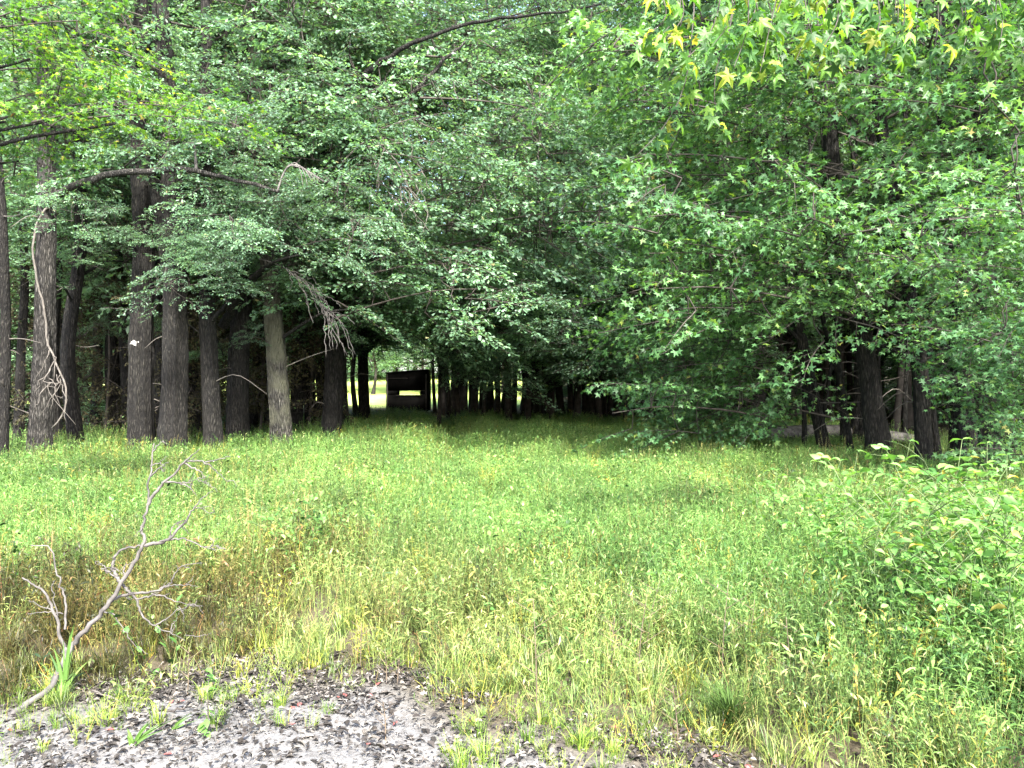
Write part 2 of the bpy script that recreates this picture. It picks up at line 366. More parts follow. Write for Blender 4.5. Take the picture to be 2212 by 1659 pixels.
# ------------------------------------------------------------------ front trees with their own trunks and limbs
trees = []
def front_tree(label, u, d, w, top_u=None, H=13, m=M_BARK, kind='oak', seed=0, bend=0, cat='oak tree', name='oak_tree', group=None, sides=22, top_v=300, rough=.10):
    """u, w: where the trunk stands and how wide it is, d metres away; top_u: where it is at top_v"""
    x = (u - 1106) / FPX * d; z0 = float(gz(x, d)); r = w / FPX * d / 2
    root = empty(name, (x, d, z0)); tag(root, label, cat, group)
    g = np.random.default_rng(seed + 11)
    zt = CAM_H - (top_v - 829.5) / FPX * d - z0
    dx = ((top_u if top_u is not None else u) - u) / FPX * d
    pts = []
    for t in np.linspace(0, 1, 7):
        z = t * H; pts.append([dx * z / zt + bend * math.sin(math.pi * min(1, z / zt)) + g.normal(0, .06) * (t > 0), g.normal(0, .08) * (t > 0), z - .15 * (t == 0)])
    me = trunk_mesh('trunk', pts, r, r * .35, [m], sides=sides, rings=70, rough=rough, seed=seed)
    obj('trunk', me, root)
    T = dict(root=root, pts=spline(pts, 50), x=x, y=d, z0=z0, H=H, kind=kind, r=r, m=m)
    trees.append(T); return T
def limb(T, target, r0=.05, zstart=None, m=None, sides=7, name='limb', sag=.0):
    """a limb from the trunk to a world point"""
    o = np.array([T['x'], T['y'], T['z0']]); t = np.asarray(target) - o
    h = math.hypot(t[0], t[1]); zs = zstart if zstart is not None else max(min(t[2] - .45 * h, T['H'] * .95), 2.4)
    p0 = T['pts'][np.argmin(abs(T['pts'][:, 2] - zs))]
    mid = p0 * .45 + t * .55 + np.array([0, 0, .12 * h + sag])
    sp = spline([p0, mid, t], 12); V, Fs = tube(sp, np.linspace(r0, max(r0 * .35, .012), 12), sides, .05, int(abs(target[0]) * 100))
    return obj(name, mesh(name, V, Fs, [m or T['m']], [0] * len(Fs), None, smooth=True), T['root'])
def add_lobe(T, target, kind=None, scale=1.0, seed=0, flat=1.0, lim=True):
    g = np.random.default_rng(seed + 5); kind = kind or T['kind']
    o = np.array([T['x'], T['y'], T['z0']]); t = np.asarray(target) - o
    az = math.atan2(t[1], t[0]) + g.normal(0, .35)
    me = LOBE[kind][int(g.integers(len(LOBE[kind])))]
    obj('leafy_branch', me, T['root'], t, (g.normal(0, .12), g.normal(.06, .12), az), (scale, scale, scale * flat))
    if lim and np.linalg.norm(t[:2]) < 4.2: limb(T, np.asarray(target) - np.array([math.cos(az), math.sin(az), .2]) * scale * 1.3, r0=(.02 + .010 * np.linalg.norm(t[:2]) ** .7) * (.55 if kind == 'neargum' else 1), sides=6, m=M_BARK)

front_tree('big trunk cut by the left edge of the picture, dark furrowed bark', 2, 13.5, 22, seed=1)
T1 = front_tree('pale grey vine covered oak at far left with a long bare arching branch', 84, 13.8, 46, 88, m=M_BARKL, seed=2, bend=.03)
T2 = front_tree('slim dark straight trunk second from the left, between grey vine covered oak and lichened trunk', 174, 15.5, 30, 168, seed=3)
T3 = front_tree('thick dark trunk with a white lichen patch halfway up, left of the forked oak', 304, 14.5, 54, 302, seed=4)
T4 = front_tree('dark oak whose thick trunk forks in a V about four metres up', 371, 14.2, 57, 362, seed=5)
T5 = front_tree('straight dark trunk just right of the forked oak', 463, 14.6, 38, 452, seed=6)
T6 = front_tree('rough black trunk with a diagonal limb rising to the right', 511, 15.6, 46, 518, seed=7)
T7 = front_tree('leaning grey mossy trunk, the palest in the middle of left wood', 613, 15.3, 46, 560, m=M_BARKM, seed=8, bend=.0)
T8 = front_tree('dark burled trunk with flared base behind the hanging dead twigs', 712, 17.5, 40, 716, seed=9, rough=.14)
T9 = front_tree('slender straight trunk right beside the burled trunk', 744, 18.6, 24, 742, seed=10)
T10 = front_tree('broken looking dark trunk a little left of the black hunting blind', 788, 24, 24, 780, seed=12, H=14)
TA = front_tree('thin trunk in the shade between second and lichened trunks on left', 250, 19, 30, 246, seed=13)
TB = front_tree('knotty black trunk half hidden behind the forked oak', 418, 18.5, 40, 416, seed=14, rough=.12)
TC = front_tree('dark trunk behind leaning mossy trunk, left side', 582, 20, 26, 588, seed=15)
TD = front_tree('short looking trunk showing just right of the leaning mossy trunk', 640, 19, 26, 636, seed=16)
TE = front_tree('mottled trunk directly behind the vine covered grey oak', 118, 17, 28, 112, seed=17)
for k, (u, d, w, ub, lab) in enumerate([(38, 17.5, 20, 40, 'thin dark trunk between the edge trunk and the vine covered oak'), (142, 20, 20, 140, 'thin dark trunk just right of the vine covered oak, further back'), (205, 21, 22, 210, 'thin dark trunk right of the slim second trunk, further back'),
        (276, 18.5, 22, 270, 'thin dark trunk close left of the lichened trunk'), (336, 17, 26, 330, 'dark trunk wedged between the lichened trunk and the forked oak'), (440, 21, 22, 436, 'thin dark trunk behind, between forked oak and straight trunk'), (540, 20, 24, 545, 'thin dark trunk right of the rough black trunk with the diagonal limb'),
        (676, 20, 26, 668, 'dark trunk just left of the burled trunk'), (690, 24, 18, 700, 'thin trunk touching the burled trunk on its left')]):
    front_tree(lab, u, d, w, ub, seed=60 + k, bend=.1 * (-1) ** k, sides=14)
# fork of T4
for s, tv, r in ((-1, (318, 330), .15), (1, (428, 420), .16), (1, (452, 300), .10)):
    limb(T4, P(tv[0], tv[1], 14.1), r0=r, zstart=3.0 + .2 * s, sides=12, name='limb')
# right wood
TR1 = front_tree('leaning dark trunk in the shade, leftmost of the right wood edge', 1795, 14.5, 26, 1740, kind='gum', seed=21, cat='sweetgum tree', name='sweetgum_tree', bend=-.1, top_v=760)
TR2 = front_tree('thick black trunk leaning left in middle of the dark opening at right', 1902, 13.4, 44, 1868, kind='gum', seed=22, cat='sweetgum tree', name='sweetgum_tree', top_v=780)
TR3 = front_tree('dark trunk leaning left, right of the thick black trunk', 2000, 12.8, 34, 1968, kind='gum', m=M_BARK, seed=23, cat='sweetgum tree', name='sweetgum_tree', top_v=780)
TR4 = front_tree('dark trunk beside the right edge thicket, behind hanging star leaves', 2072, 13.0, 30, 2060, kind='gum', seed=24, cat='sweetgum tree', name='sweetgum_tree', top_v=700)
TR5 = front_tree('dark trunk near right picture edge showing above low sweetgum foliage', 2140, 12.4, 40, 2126, kind='gum', seed=25, cat='sweetgum tree', name='sweetgum_tree', top_v=600)
TR6 = front_tree('slim trunk in upper right gap, forked with a side branch', 2105, 15.5, 26, 2075, kind='gum', seed=26, cat='sweetgum tree', name='sweetgum_tree', top_v=230)
TR7 = front_tree('trunk behind the dark opening seen high up between leaves at right', 1850, 17, 34, 1905, kind='gum', seed=27, cat='sweetgum tree', name='sweetgum_tree', top_v=230)
TR8 = front_tree('dark trunk at the far corner of clearing where right foliage hangs lowest', 1640, 20, 26, 1620, kind='gum', seed=28, cat='sweetgum tree', name='sweetgum_tree')
TR9 = front_tree('tall slim trunk left of low hanging foliage at clearing back', 1395, 27, 30, 1375, kind='gum', seed=29, cat='sweetgum tree', name='sweetgum_tree')
for k, (u, d, w, ub, lab) in enumerate([(1738, 15, 11, 1725, 'thin dark stem at left end of the dark right opening'), (1765, 16, 9, 1790, 'thin stem leaning right inside the left part of the right opening'), (1822, 15.5, 12, 1796, 'thin dark stem right of the leaning one in the right opening'), (1848, 14, 14, 1822, 'slim stem close left of the thick black leaning trunk'),
        (1872, 16.5, 12, 1880, 'slim stem directly behind the thick black leaning trunk'), (1936, 15, 13, 1905, 'slim stem just right of the thick black leaning trunk'), (1955, 17, 10, 1960, 'very thin stem between the two big leaning trunks at right'), (2030, 14.5, 15, 2010, 'slim dark stem right of the second leaning trunk'),
        (2052, 16, 11, 2062, 'thin stem left of trunk behind hanging star leaves'), (2110, 14, 14, 2090, 'slim stem left of the trunk near the right picture edge'), (2185, 13.5, 18, 2170, 'dark slim trunk closest to the right picture edge')]):
    front_tree(lab, u, d, w, ub, kind='gum', seed=160 + k, cat='sweetgum tree', name='sweetgum_tree', top_v=780, bend=.06 * (-1) ** k, sides=10, H=9)
# off-frame trees whose branches reach in
TL = front_tree('sweetgum left of the picture whose bright star leaved branches reach in', -420, 7.8, 70, -430, kind='neargum', seed=30, cat='sweetgum tree', name='sweetgum_tree', H=11)

# limbs seen bare
def polylimb(T, uvd, r0, r1, m, name='limb', sides=8, n=28, jitter=.0, seed=0):
    o = np.array([T.location[0], T.location[1], T.location[2]]) if not isinstance(T, dict) else np.array([T['x'], T['y'], T['z0']])
    p = np.array([P(*q) for q in uvd]) - o; sp = spline(p, n)
    sp[1:-1] += np.random.default_rng(seed).normal(0, jitter, (n - 2, 3))
    V, Fs = tube(sp, np.linspace(r0, r1, n), sides, .06, seed)
    return obj(name, mesh(name, V, Fs, [m], [0] * len(Fs), None, smooth=True), T['root'] if isinstance(T, dict) else T)
a = polylimb(T1, [(96, 446, 13.7), (118, 425, 13.5), (150, 405, 13.3), (205, 386, 13.1), (265, 374, 13.0), (335, 369, 12.9), (400, 366, 12.8), (430, 371, 12.8), (475, 379, 12.7), (535, 394, 12.6), (602, 414, 12.5)], .075, .025, M_BARKL, 'arching_branch', jitter=.012, seed=3)
polylimb(T1, [(424, 369, 12.8), (423, 345, 12.8), (420, 318, 12.8), (414, 300, 12.8)], .03, .012, M_DEAD, 'dead_twig', 5, 8)
polylimb(T1, [(600, 412, 12.5), (610, 380, 12.5), (625, 358, 12.5), (655, 362, 12.5), (685, 400, 12.5)], .02, .006, M_DEAD, 'dead_twig', 5, 10)
for q in range(7):
    polylimb(T1, [(622 + 3 * q, 358, 12.5), (640 + 6 * q, 352 + 4 * q, 12.5), (650 + 9 * q, 375 + 3 * q, 12.45), (655 + 9 * q, 405 - 3 * q, 12.4)], .009, .003, M_DEAD, 'dead_twig', 4, 9)
v_ = polylimb(T1, [(106, 448, 13.5), (88, 468, 13.5), (74, 500, 13.5), (73, 560, 13.5), (84, 620, 13.5), (98, 690, 13.5), (106, 750, 13.5), (128, 800, 13.4), (142, 850, 13.4), (138, 890, 13.4), (112, 925, 13.4)], .022, .014, M_VINE, 'vine', jitter=.015, seed=4)
for q in range(10):
    s = random.Random(q)
    u0, v0 = 110 + s.uniform(-8, 25), 770 + s.uniform(-20, 60)
    polylimb(T1, [(u0, v0, 13.4), (u0 + s.uniform(-35, 30), v0 + s.uniform(10, 45), 13.3), (u0 + s.uniform(-45, 45), v0 + s.uniform(40, 110), 13.3)], .010, .004, M_VINE, 'vine', 4, 8, .02, q)
polylimb(T6, [(482, 705, 15.2), (500, 668, 15.0), (528, 622, 14.8), (570, 585, 14.6), (615, 560, 14.5), (690, 525, 14.4)], .10, .03, M_BARK, 'diagonal_limb', 9, 20, .02)
polylimb(T5, [(462, 600, 14.4), (500, 552, 14.2), (560, 545, 14), (640, 540, 13.9)], .05, .015, M_BARK, 'limb', 7, 14, .02)
# big dark limbs high in the oak crowns
polylimb(T7, [(570, 420, 15.2), (635, 275, 15), (700, 236, 14.9), (760, 182, 14.8), (830, 130, 14.7), (880, 100, 14.6), (1000, 52, 14.5), (1150, 32, 14.4), (1300, 8, 14.3)], .09, .015, M_BARK, 'long_limb', 9, 40, .02, 5)
polylimb(T8, [(712, 480, 17.4), (760, 330, 16), (830, 262, 15.4), (905, 190, 15), (960, 130, 15), (1010, 85, 15)], .09, .02, M_BARKL, 'pale_limb', 8, 30, .02, 6)
polylimb(T7, [(590, 300, 15.3), (580, 200, 15.2), (620, 222, 15), (640, 230, 15), (720, 212, 14.6), (795, 214, 14.4)], .05, .015, M_DEAD, 'dead_limb', 7, 20, .02, 7)
polylimb(T8, [(720, 560, 17.2), (760, 480, 16.6), (830, 420, 16), (880, 340, 15.6)], .07, .02, M_BARK, 'limb', 7, 20, .03, 8)
polylimb(T3, [(300, 120, 14.4), (330, 95, 14.3), (365, 108, 14.2), (380, 120, 14.2)], .05, .02, M_BARK, 'limb', 7, 12, .02, 9)
polylimb(TR6, [(2088, 225, 15.4), (2060, 205, 15.2), (2010, 185, 15), (1960, 178, 14.9)], .06, .02, M_BARK, 'limb', 7, 12, .02, 10)
polylimb(TR7, [(1880, 185, 16.8), (1800, 190, 16), (1745, 215, 15.5), (1700, 250, 15)], .06, .02, M_BARK, 'limb', 7, 12, .02, 11)

# stubs and thin dead twigs on the trunks, and leaf sprays low on them
def stubs(T, n, seed, z1=6.5):
    g = np.random.default_rng(seed); p = T['pts']
    for q in range(n):
        z = g.uniform(.9, z1); c = p[np.argmin(abs(p[:, 2] - z))]; a = g.choice([0, math.pi]) + g.normal(0, .7); l = g.choice([.18, .3, .7, 1.1]) * g.uniform(.7, 1.3)
        dv = np.array([math.cos(a), math.sin(a) * .8, g.uniform(-.1, .5)])
        sp = spline([c, c + dv * l * .5 + g.normal(0, .03, 3), c + dv * l + np.array([0, 0, g.uniform(-.5, .2) * l])], 8)
        V, Fs = tube(sp, np.linspace(.016 if l < .4 else .012, .004, 8), 5, .05, q)
        obj('dead_twig', mesh('dead_twig', V, Fs, [M_VINE if q % 2 else M_DARKTWIG], [0] * len(Fs), smooth=True), T['root'])
for k, T in enumerate([t for t in trees if t['kind'] == 'oak']): stubs(T, 9, 40 + k)
for k, T in enumerate([t for t in trees if t['kind'] == 'gum']): stubs(T, 5, 80 + k, 3.5)
for k, (u, v, d, s_, T) in enumerate([(235, 478, 13.6, .34, T3), (258, 520, 13.9, .22, T3), (165, 545, 14.6, .25, T2), (400, 545, 13.4, .25, T4), (430, 575, 13.3, .28, T5), (475, 535, 13.6, .34, T5), (560, 505, 14, .36, T6), (640, 590, 14.6, .3, T7), (325, 500, 13.6, .25, T4), (760, 700, 16.5, .35, T9), (100, 600, 14.3, .2, T2), (540, 720, 15, .25, T6), (350, 690, 15.5, .25, T4), (240, 700, 17.5, .35, T3), (455, 760, 16, .25, T5)]):
    add_lobe(T, P(u, v, d), 'oak', s_, 700 + k)
# crown of the left wood (oak) and of the right wood (sweetgum)
def fill(regs, owners, kind, seed, step=(115, 78)):
    g = np.random.default_rng(seed); k = 0
    for (u0, u1, v0, v1, d0, d1, dens, sc) in regs:
        dm = (d0 + d1) / 2; su = step[0] * 15 / dm * sc / dens; sv = step[1] * 15 / dm * sc / dens
        for uu in np.arange(u0, u1, su):
            for vv in np.arange(v0, v1, sv):
                u = uu + g.uniform(0, su); v = vv + g.uniform(0, sv); d = g.uniform(d0, d1)
                if (770 < u < 1000 and v > 690) or (1690 < u < 2060 and v > 640) or (d < 14.6 and u < 340 and 300 < v < 460) or (kind == 'gum' and u < 1470 and v > 660): continue
                p = P(u, v, d); own = min(owners, key=lambda T: abs(T['x'] - p[0]) + .6 * abs(T['y'] - p[1]) + g.uniform(0, 1.0))
                add_lobe(own, p, kind, sc * g.uniform(.8, 1.15), seed * 1000 + k, lim=(k % 3 == 0)); k += 1
    print('lobes', k)
LEFT = [T1, T2, T3, T4, T5, T6, T7, T8, T9]; RIGHT = [TR1, TR2, TR3, TR4, TR5, TR6, TR7]
fill([(100, 640, -60, 260, 14, 18, .95, 1.0), (100, 640, 230, 400, 16, 18.5, .95, .9), (150, 640, 180, 380, 13, 14.3, .55, .6), (640, 1120, -60, 600, 14, 17, .95, 1.0), (-60, 700, 380, 520, 15.6, 18.5, .8, .8), (440, 760, 400, 500, 12.6, 13.8, .6, .5), (130, 330, 420, 470, 12.8, 13.6, .6, .4), (380, 480, 500, 590, 13, 13.8, .9, .4),
      (620, 1000, 560, 700, 17, 22, .9, .9), (760, 1200, -80, 160, 18, 22, 1.0, 1.2), (420, 700, 480, 580, 14, 16, .7, .6)], LEFT, 'oak', 1)
fill([(1450, 2250, 200, 620, 10.5, 15, .95, 1.0), (1400, 1650, 600, 860, 13, 18, 1.05, .9), (1760, 2080, 580, 650, 10, 13, .85, .7), (2080, 2250, 600, 720, 10, 13, .8, .8),
      (2080, 2260, 700, 900, 8.5, 10.5, .95, .7), (1980, 2120, 640, 800, 9.5, 11, .7, .5), (1380, 2250, -80, 220, 11, 16, .9, 1.1), (1900, 2250, 340, 700, 8.0, 10, .7, .75)], RIGHT, 'gum', 2)
fill([(1150, 1480, -40, 700, 21, 26, 1.1, 1.2), (900, 1420, 560, 750, 21, 26, 1.35, 1.0), (1450, 1560, 700, 800, 20, 23, 1.2, .8), (960, 1420, 600, 720, 20.5, 22.5, 1.0, .7), (760, 960, 560, 680, 18, 20, 1.0, .7), (700, 1000, 540, 730, 21, 25, 1.15, .95)], [TR9, TR8, T10], 'oak', 3)
for k, (u, v, d, s) in enumerate([(0, 40, 7.6, .6), (130, 50, 7.6, .5), (60, 150, 7.4, .5), (210, 110, 7.3, .45), (20, 220, 7.6, .5), (150, 230, 7.4, .5), (270, 235, 7.2, .45), (390, 255, 7.2, .42), (60, 300, 7.6, .4), (-30, 350, 7.9, .45)]):
    add_lobe(TL, P(u, v, d), 'neargum', s, 900 + k)
# the upper canopy over both woods, out of the frame but shading them
g = np.random.default_rng(31)
for T in LEFT + RIGHT + [TA, TB]:
    for q in range(4):
        a = g.uniform(0, 6.28); rr = g.uniform(.4, 2.2)
        zt = T['z0'] + g.uniform(.66, 1.0) * T['H'] ; c = T['pts'][int(min(49, (zt - T['z0']) / T['H'] * 49))]
        add_lobe(T, (T['x'] + c[0] + rr * math.cos(a), T['y'] + rr * math.sin(a) + 2.6, zt), 'small', 1.5, 3000 + int(g.integers(9999)), lim=False)

# ------------------------------------------------------------------ trees further back: trunk and crown, copied
def back_proto(k, r=.13, H=14, low=False):
    g = np.random.default_rng(600 + k)
    pts = [[g.normal(0, .12) * (t > 0), g.normal(0, .12) * (t > 0), t * H - .15 * (t == 0)] for t in np.linspace(0, 1, 6)]
    tm = trunk_mesh('trunk', pts, r, r * .3, [M_BARKF], sides=9, rings=16, rough=.05, seed=k)
    cm = (LOWCROWN if low else CROWN)[k % (3 if low else 5)]
    return tm, cm
protos = [back_proto(k, r) for k, r in enumerate((.12, .15, .10, .18, .13))]; lowp = [back_proto(k + 8, .05, 6, True) for k in range(3)]
def back_tree(x, y, s, label, group, low=False, sxy=1, tk=1.0, name=None, k=None):
    tm, cm = random.choice(lowp if low else protos)
    root = empty(name or ('small_tree' if low else 'tree'), (x, y, float(gz(x, y))), random.uniform(0, 6.28)); tag(root, label, 'tree', group)
    obj('trunk', tm, root, scale=(tk, tk, s)); obj('crown', cm, root, scale=(s * sxy, s * sxy, s))
    return root
g = np.random.default_rng(77)
def scatter(x0, x1, y0, y1, n, mind, avoid=lambda x, y: False):
    out = []
    for _ in range(n * 30):
        if len(out) >= n: break
        x, y = g.uniform(x0, x1), g.uniform(y0, y1)
        if avoid(x, y): continue
        if all((x - a) ** 2 + (y - b_) ** 2 > mind ** 2 for a, b_ in out): out.append((x, y))
    return out
window = lambda x, y: y > 22 and -8.2 < x * 36 / y < 1.5 and y < 48      # the view past the blind stays open
for x, y in scatter(-24, -6, 19, 34, 24, 2.2):
    back_tree(x, y, g.uniform(.85, 1.1), 'dark trunked tree deep in the left wood behind the front row of trunks', 'trees deep in the left wood')
for x, y in scatter(-26, -7, 20, 40, 22, 2.0, lambda x, y: window(x, y)):
    back_tree(x, y, g.uniform(.6, .95), 'low leafy understory tree in the left wood', 'understory trees of the left wood', low=True)
for x, y in scatter(3.5, 26, 27, 46, 40, 1.7):
    back_tree(x, y, g.uniform(.8, 1.1), 'slim dark tree in the dense wood behind the clearing, right of centre', 'trees of the dense back wood')
for x, y in scatter(9.5, 30, 15, 32, 40, 1.8):
    back_tree(x, y, g.uniform(.8, 1.05), 'dark tree deep in the right wood behind the sweetgums', 'trees deep in the right wood')
for x, y in scatter(14, 30, 26, 36, 14, 2.2):
    back_tree(x, y, g.uniform(.5, .8), 'low leafy understory tree in the right wood', 'understory trees of the right wood', low=True)
for x, y in scatter(2, 30, 36, 50, 26, 2.0):
    back_tree(x, y, g.uniform(.6, .9), 'low leafy understory tree closing the back of the wood', 'understory trees at the back', low=True)
for x, y in scatter(-9, 4, 36, 46, 9, 2.0, lambda x, y: -.20 < x / y < -.09):
    back_tree(x, y, g.uniform(.85, 1.15), 'tall tree around the black hunting blind with bright meadow behind', 'trees around the blind')
for x, y in scatter(-70, 60, 100, 135, 90, 3.2):
    back_tree(x, y, g.uniform(1.1, 1.5), 'tree in the distant line beyond the bright meadow', 'trees beyond the meadow', sxy=1.4)
for x, y in scatter(-24, 10, 66, 76, 14, 2.2):
    back_tree(x, y, g.uniform(.7, .85), 'sunlit tree standing in the bright meadow behind the blind', 'trees in the meadow', sxy=1.3)
for x, y in scatter(-60, 12, 92, 98, 40, 1.5):
    back_tree(x, y, g.uniform(1.3, 1.7), 'low bushy tree at the foot of the distant tree line', 'bushes of the distant tree line', low=True, sxy=1.3)
for x, y in scatter(5, 60, 50, 74, 44, 2.6):
    back_tree(x, y, g.uniform(.9, 1.1), 'tree far back in the wood right of the meadow', 'trees far back on the right')
for x, y in scatter(4, 40, 50, 56, 26, 1.6):
    back_tree(x, y, g.uniform(.9, 1.1), 'low tree far back in the wood right of the meadow', 'low trees far back on the right', low=True)
for x, y in scatter(-30, -12, 34, 50, 14, 2.5):
    back_tree(x, y, g.uniform(.9, 1.1), 'tree at the far side of the left wood', 'trees at the far side of left wood')
# thin trunks right of the blind
ORD = ['first', 'second', 'third', 'fourth', 'fifth', 'sixth', 'seventh', 'eighth', 'ninth', 'tenth', 'eleventh', 'twelfth', 'thirteenth', 'fourteenth', 'fifteenth', 'sixteenth', 'seventeenth', 'eighteenth', 'nineteenth', 'twentieth',
       'twenty-first', 'twenty-second', 'twenty-third', 'twenty-fourth', 'twenty-fifth', 'twenty-sixth', 'twenty-seventh', 'twenty-eighth']
g = np.random.default_rng(5)
thin = [(940, 34, 8), (957, 33, 12), (975, 32, 15), (992, 32.5, 10), (1018, 34, 12), (1040, 35, 10), (1062, 33, 9), (1085, 31, 16), (1108, 32, 13), (1130, 34, 9), (1150, 33, 10), (1172, 31, 14),
        (1196, 33, 9), (1215, 30, 12), (1238, 32, 11), (1262, 30, 10), (1280, 29, 13), (1305, 31, 9), (1330, 29, 12), (1352, 28, 10), (1378, 27, 14), (1410, 27, 10), (1445, 26, 12), (1475, 26, 9), (1510, 25, 11), (1545, 24, 10), (1580, 23, 12)] + [(948 + 17.3 * q + (q * 37 % 11), 24.5 + (q * 53 % 80) / 10 - max(0, q - 20) * .1, 8 + q * 29 % 9) for q in range(36)] + [(770, 31, 12), (797, 34, 7), (792, 27, 14)]
for k, (u, d, w) in enumerate(thin):
    x = (u - 1106) / FPX * d
    root = empty('thin_tree', (x, d, float(gz(x, d)))); tag(root, 'slim dark tree in the crowded row right of the black blind' if 27 <= k < 63 else (ORD[k] + ' thin dark tree rightwards from the black blind along the clearing back') if k < 27 else ('thin dark tree just left of the black blind', 'thin dark tree touching left side of the black blind', 'somewhat thicker dark tree a step left of the black blind')[k - 63], 'tree', 'thin trees along the back of the clearing')
    H = 9; lean = g.normal(0, .5)
    pts = [[lean * t + g.normal(0, .08) * (t > 0), 0, H * t - .1 * (t == 0)] for t in np.linspace(0, 1, 6)]
    obj('trunk', trunk_mesh('trunk', pts, w / FPX * d / 2, .03, [M_BARKF], sides=8, rings=18, rough=.08, seed=k), root)
    for q in range(3 + (u > 1180)):
        a = g.uniform(0, 6.28)
        z = g.uniform(4.0, 7.8)
        obj('leafy_branch', LOBE['small'][q], root, (math.cos(a) * .9 + lean * .4, math.sin(a) * .9, z), (g.normal(0, .1), 0, a), g.uniform(.85, 1.2))

# brown, half dry vine thickets among the left trunks
M_DRYLEAF = leafmat('dry_leaf', [(0, (.022, .020, .012)), (.55, (.05, .046, .022)), (.9, (.09, .08, .04)), (1, (.06, .12, .04))], trans=.2, rough=.7, spec=.2, tint=(1.2, 1.1, .7))
DRY = [lobe_mesh('small', 330 + k, 14, [M_DRYLEAF, M_TWIG], rz=1.2) for k in range(2)]
g = np.random.default_rng(21)
LB = ['brown vine thicket between the second trunk and the lichened trunk', 'brown vine thicket climbing behind the forked oak', 'brown vine thicket behind the diagonal limb', 'brown vine thicket left of the leaning mossy trunk', 'brown vine thicket right of the leaning mossy trunk', 'brown vine thicket behind the vine covered grey oak']
for k, (u, d) in enumerate([(225, 18.5), (395, 17.2), (500, 17.5), (560, 18.3), (665, 18.8), (110, 18.2)]):
    x = (u - 1106) / FPX * d; root = empty('vine_thicket', (x, d, float(gz(x, d)))); tag(root, LB[k], 'vines')
    V, Fs = tube(spline([[0, 0, -.1], [.1, .05, 2.4], [-.1, .1, 5]], 12), np.linspace(.04, .02, 12), 6, .05, k); obj('stem', mesh('stem', V, Fs, [M_TWIG], [0] * len(Fs)), root)
    for q in range(6):
        obj('leafy_branch', DRY[q % 2], root, (g.normal(0, .35), g.normal(0, .2), .9 + q * .72), (g.normal(0, .6), g.normal(0, .8), g.uniform(0, 6.28)), (.55, .55, .8))

# ------------------------------------------------------------------ dead twigs hanging in the middle of the left wood
def tangle(name, label, paths, r, m, cat='dead branch'):
    base = P(*paths[0][-1]); root = empty(name, base); tag(root, label, cat)
    for k, p in enumerate(paths): polylimb(root, p, r if k == 0 else r * .5, .004, m, 'branch' if k == 0 else 'twig', 5, 14, .015, k)
    return root
g = np.random.default_rng(9); pth = [[(560, 560, 14.6), (600, 572, 14.4), (640, 592, 14.2), (680, 640, 14.0), (715, 700, 13.9), (750, 768, 13.8)]]
for q in range(22):
    t = g.uniform(.25, .9); u0 = 580 + 150 * t; v0 = 570 + 150 * t * t
    du, dv = g.uniform(5, 70), g.uniform(30, 120)
    pth.append([(u0, v0, 14), (u0 + du * .6, v0 + dv * .35, 13.9), (u0 + du, v0 + dv, 13.8)])
tangle('hanging_dead_branch', 'bare pale dead branch arching down in front of the burled trunk', pth, .013, M_DEAD)
pth = [[(740, 350, 14), (800, 300, 13.9), (850, 340, 13.8), (880, 400, 13.7), (930, 470, 13.6)]]
for q in range(14):
    u0 = 860 + g.uniform(-50, 50); v0 = 380 + g.uniform(-80, 60); pth.append([(u0, v0, 13.8), (u0 + g.uniform(-10, 40), v0 + g.uniform(20, 60), 13.7), (u0 + g.uniform(-10, 60), v0 + g.uniform(50, 110), 13.7)])
tangle('hanging_dead_branch', 'brown dead twig bundle hanging high in oak foliage at centre', pth, .018, M_VINE)

# ------------------------------------------------------------------ the black hunting blind
M_BLIND = plain('blind_black', (.003, .003, .003), (.008, .0075, .007), 5, .95, .05)
M_BROOF = plain('blind_roof', (.04, .04, .038), (.09, .085, .08), 8, .7, .4)
M_BWOOD = plain('blind_post', (.02, .018, .015), (.05, .045, .04), 8, .8, .3)
D = 35.5; bx0, bx1 = (835 - 1106) / FPX * D, (922 - 1106) / FPX * D; bw = bx1 - bx0; bz = float(gz((bx0 + bx1) / 2, D)) + .06
blind = empty('hunting_blind', ((bx0 + bx1) / 2, D, bz)); tag(blind, 'black box hunting blind with sloping roof and a narrow window slit', 'hunting blind')
def box(name, x0, x1, y0, y1, z0, z1, m, parent, dz=0):
    V = np.array([(x, y, z + (dz * ((x - x0) / (x1 - x0)) if z == z1 and dz else 0)) for x in (x0, x1) for y in (y0, y1) for z in (z0, z1)])
    F = np.array([[0, 1, 3, 2], [4, 6, 7, 5], [0, 4, 5, 1], [2, 3, 7, 6], [0, 2, 6, 4], [1, 5, 7, 3]])
    return obj(name, mesh(name, V, [F], [m], [0]), parent)
hw = bw / 2; HL = CAM_H - (806 - 829.5) / FPX * D - bz; HR = CAM_H - (799 - 829.5) / FPX * D - bz; rise = HR - HL
s0 = (858 - 878.5) / FPX * D; s1 = (907 - 878.5) / FPX * D; w1 = CAM_H - (844 - 829.5) / FPX * D - bz; w0 = CAM_H - (853 - 829.5) / FPX * D - bz
dep = 1.6
for y0, wide in ((-.0, 0), (dep, .12)):      # front and back wall, each a lower and upper sheet and two cheeks round the slit
    a0, a1, b0, b1 = s0 - wide, s1 + wide, w0 - wide * .6, w1 + wide * .6
    box('wall_panel', -hw, hw, y0, y0 + .02, .04, b0, M_BLIND, blind)
    box('wall_panel', -hw, a0, y0, y0 + .02, b0 + .001, b1 - .001, M_BLIND, blind)
    box('wall_panel', a1, hw, y0, y0 + .02, b0 + .001, b1 - .001, M_BLIND, blind)
    box('wall_panel', -hw, hw, y0, y0 + .02, b1, HL, M_BLIND, blind, dz=rise)
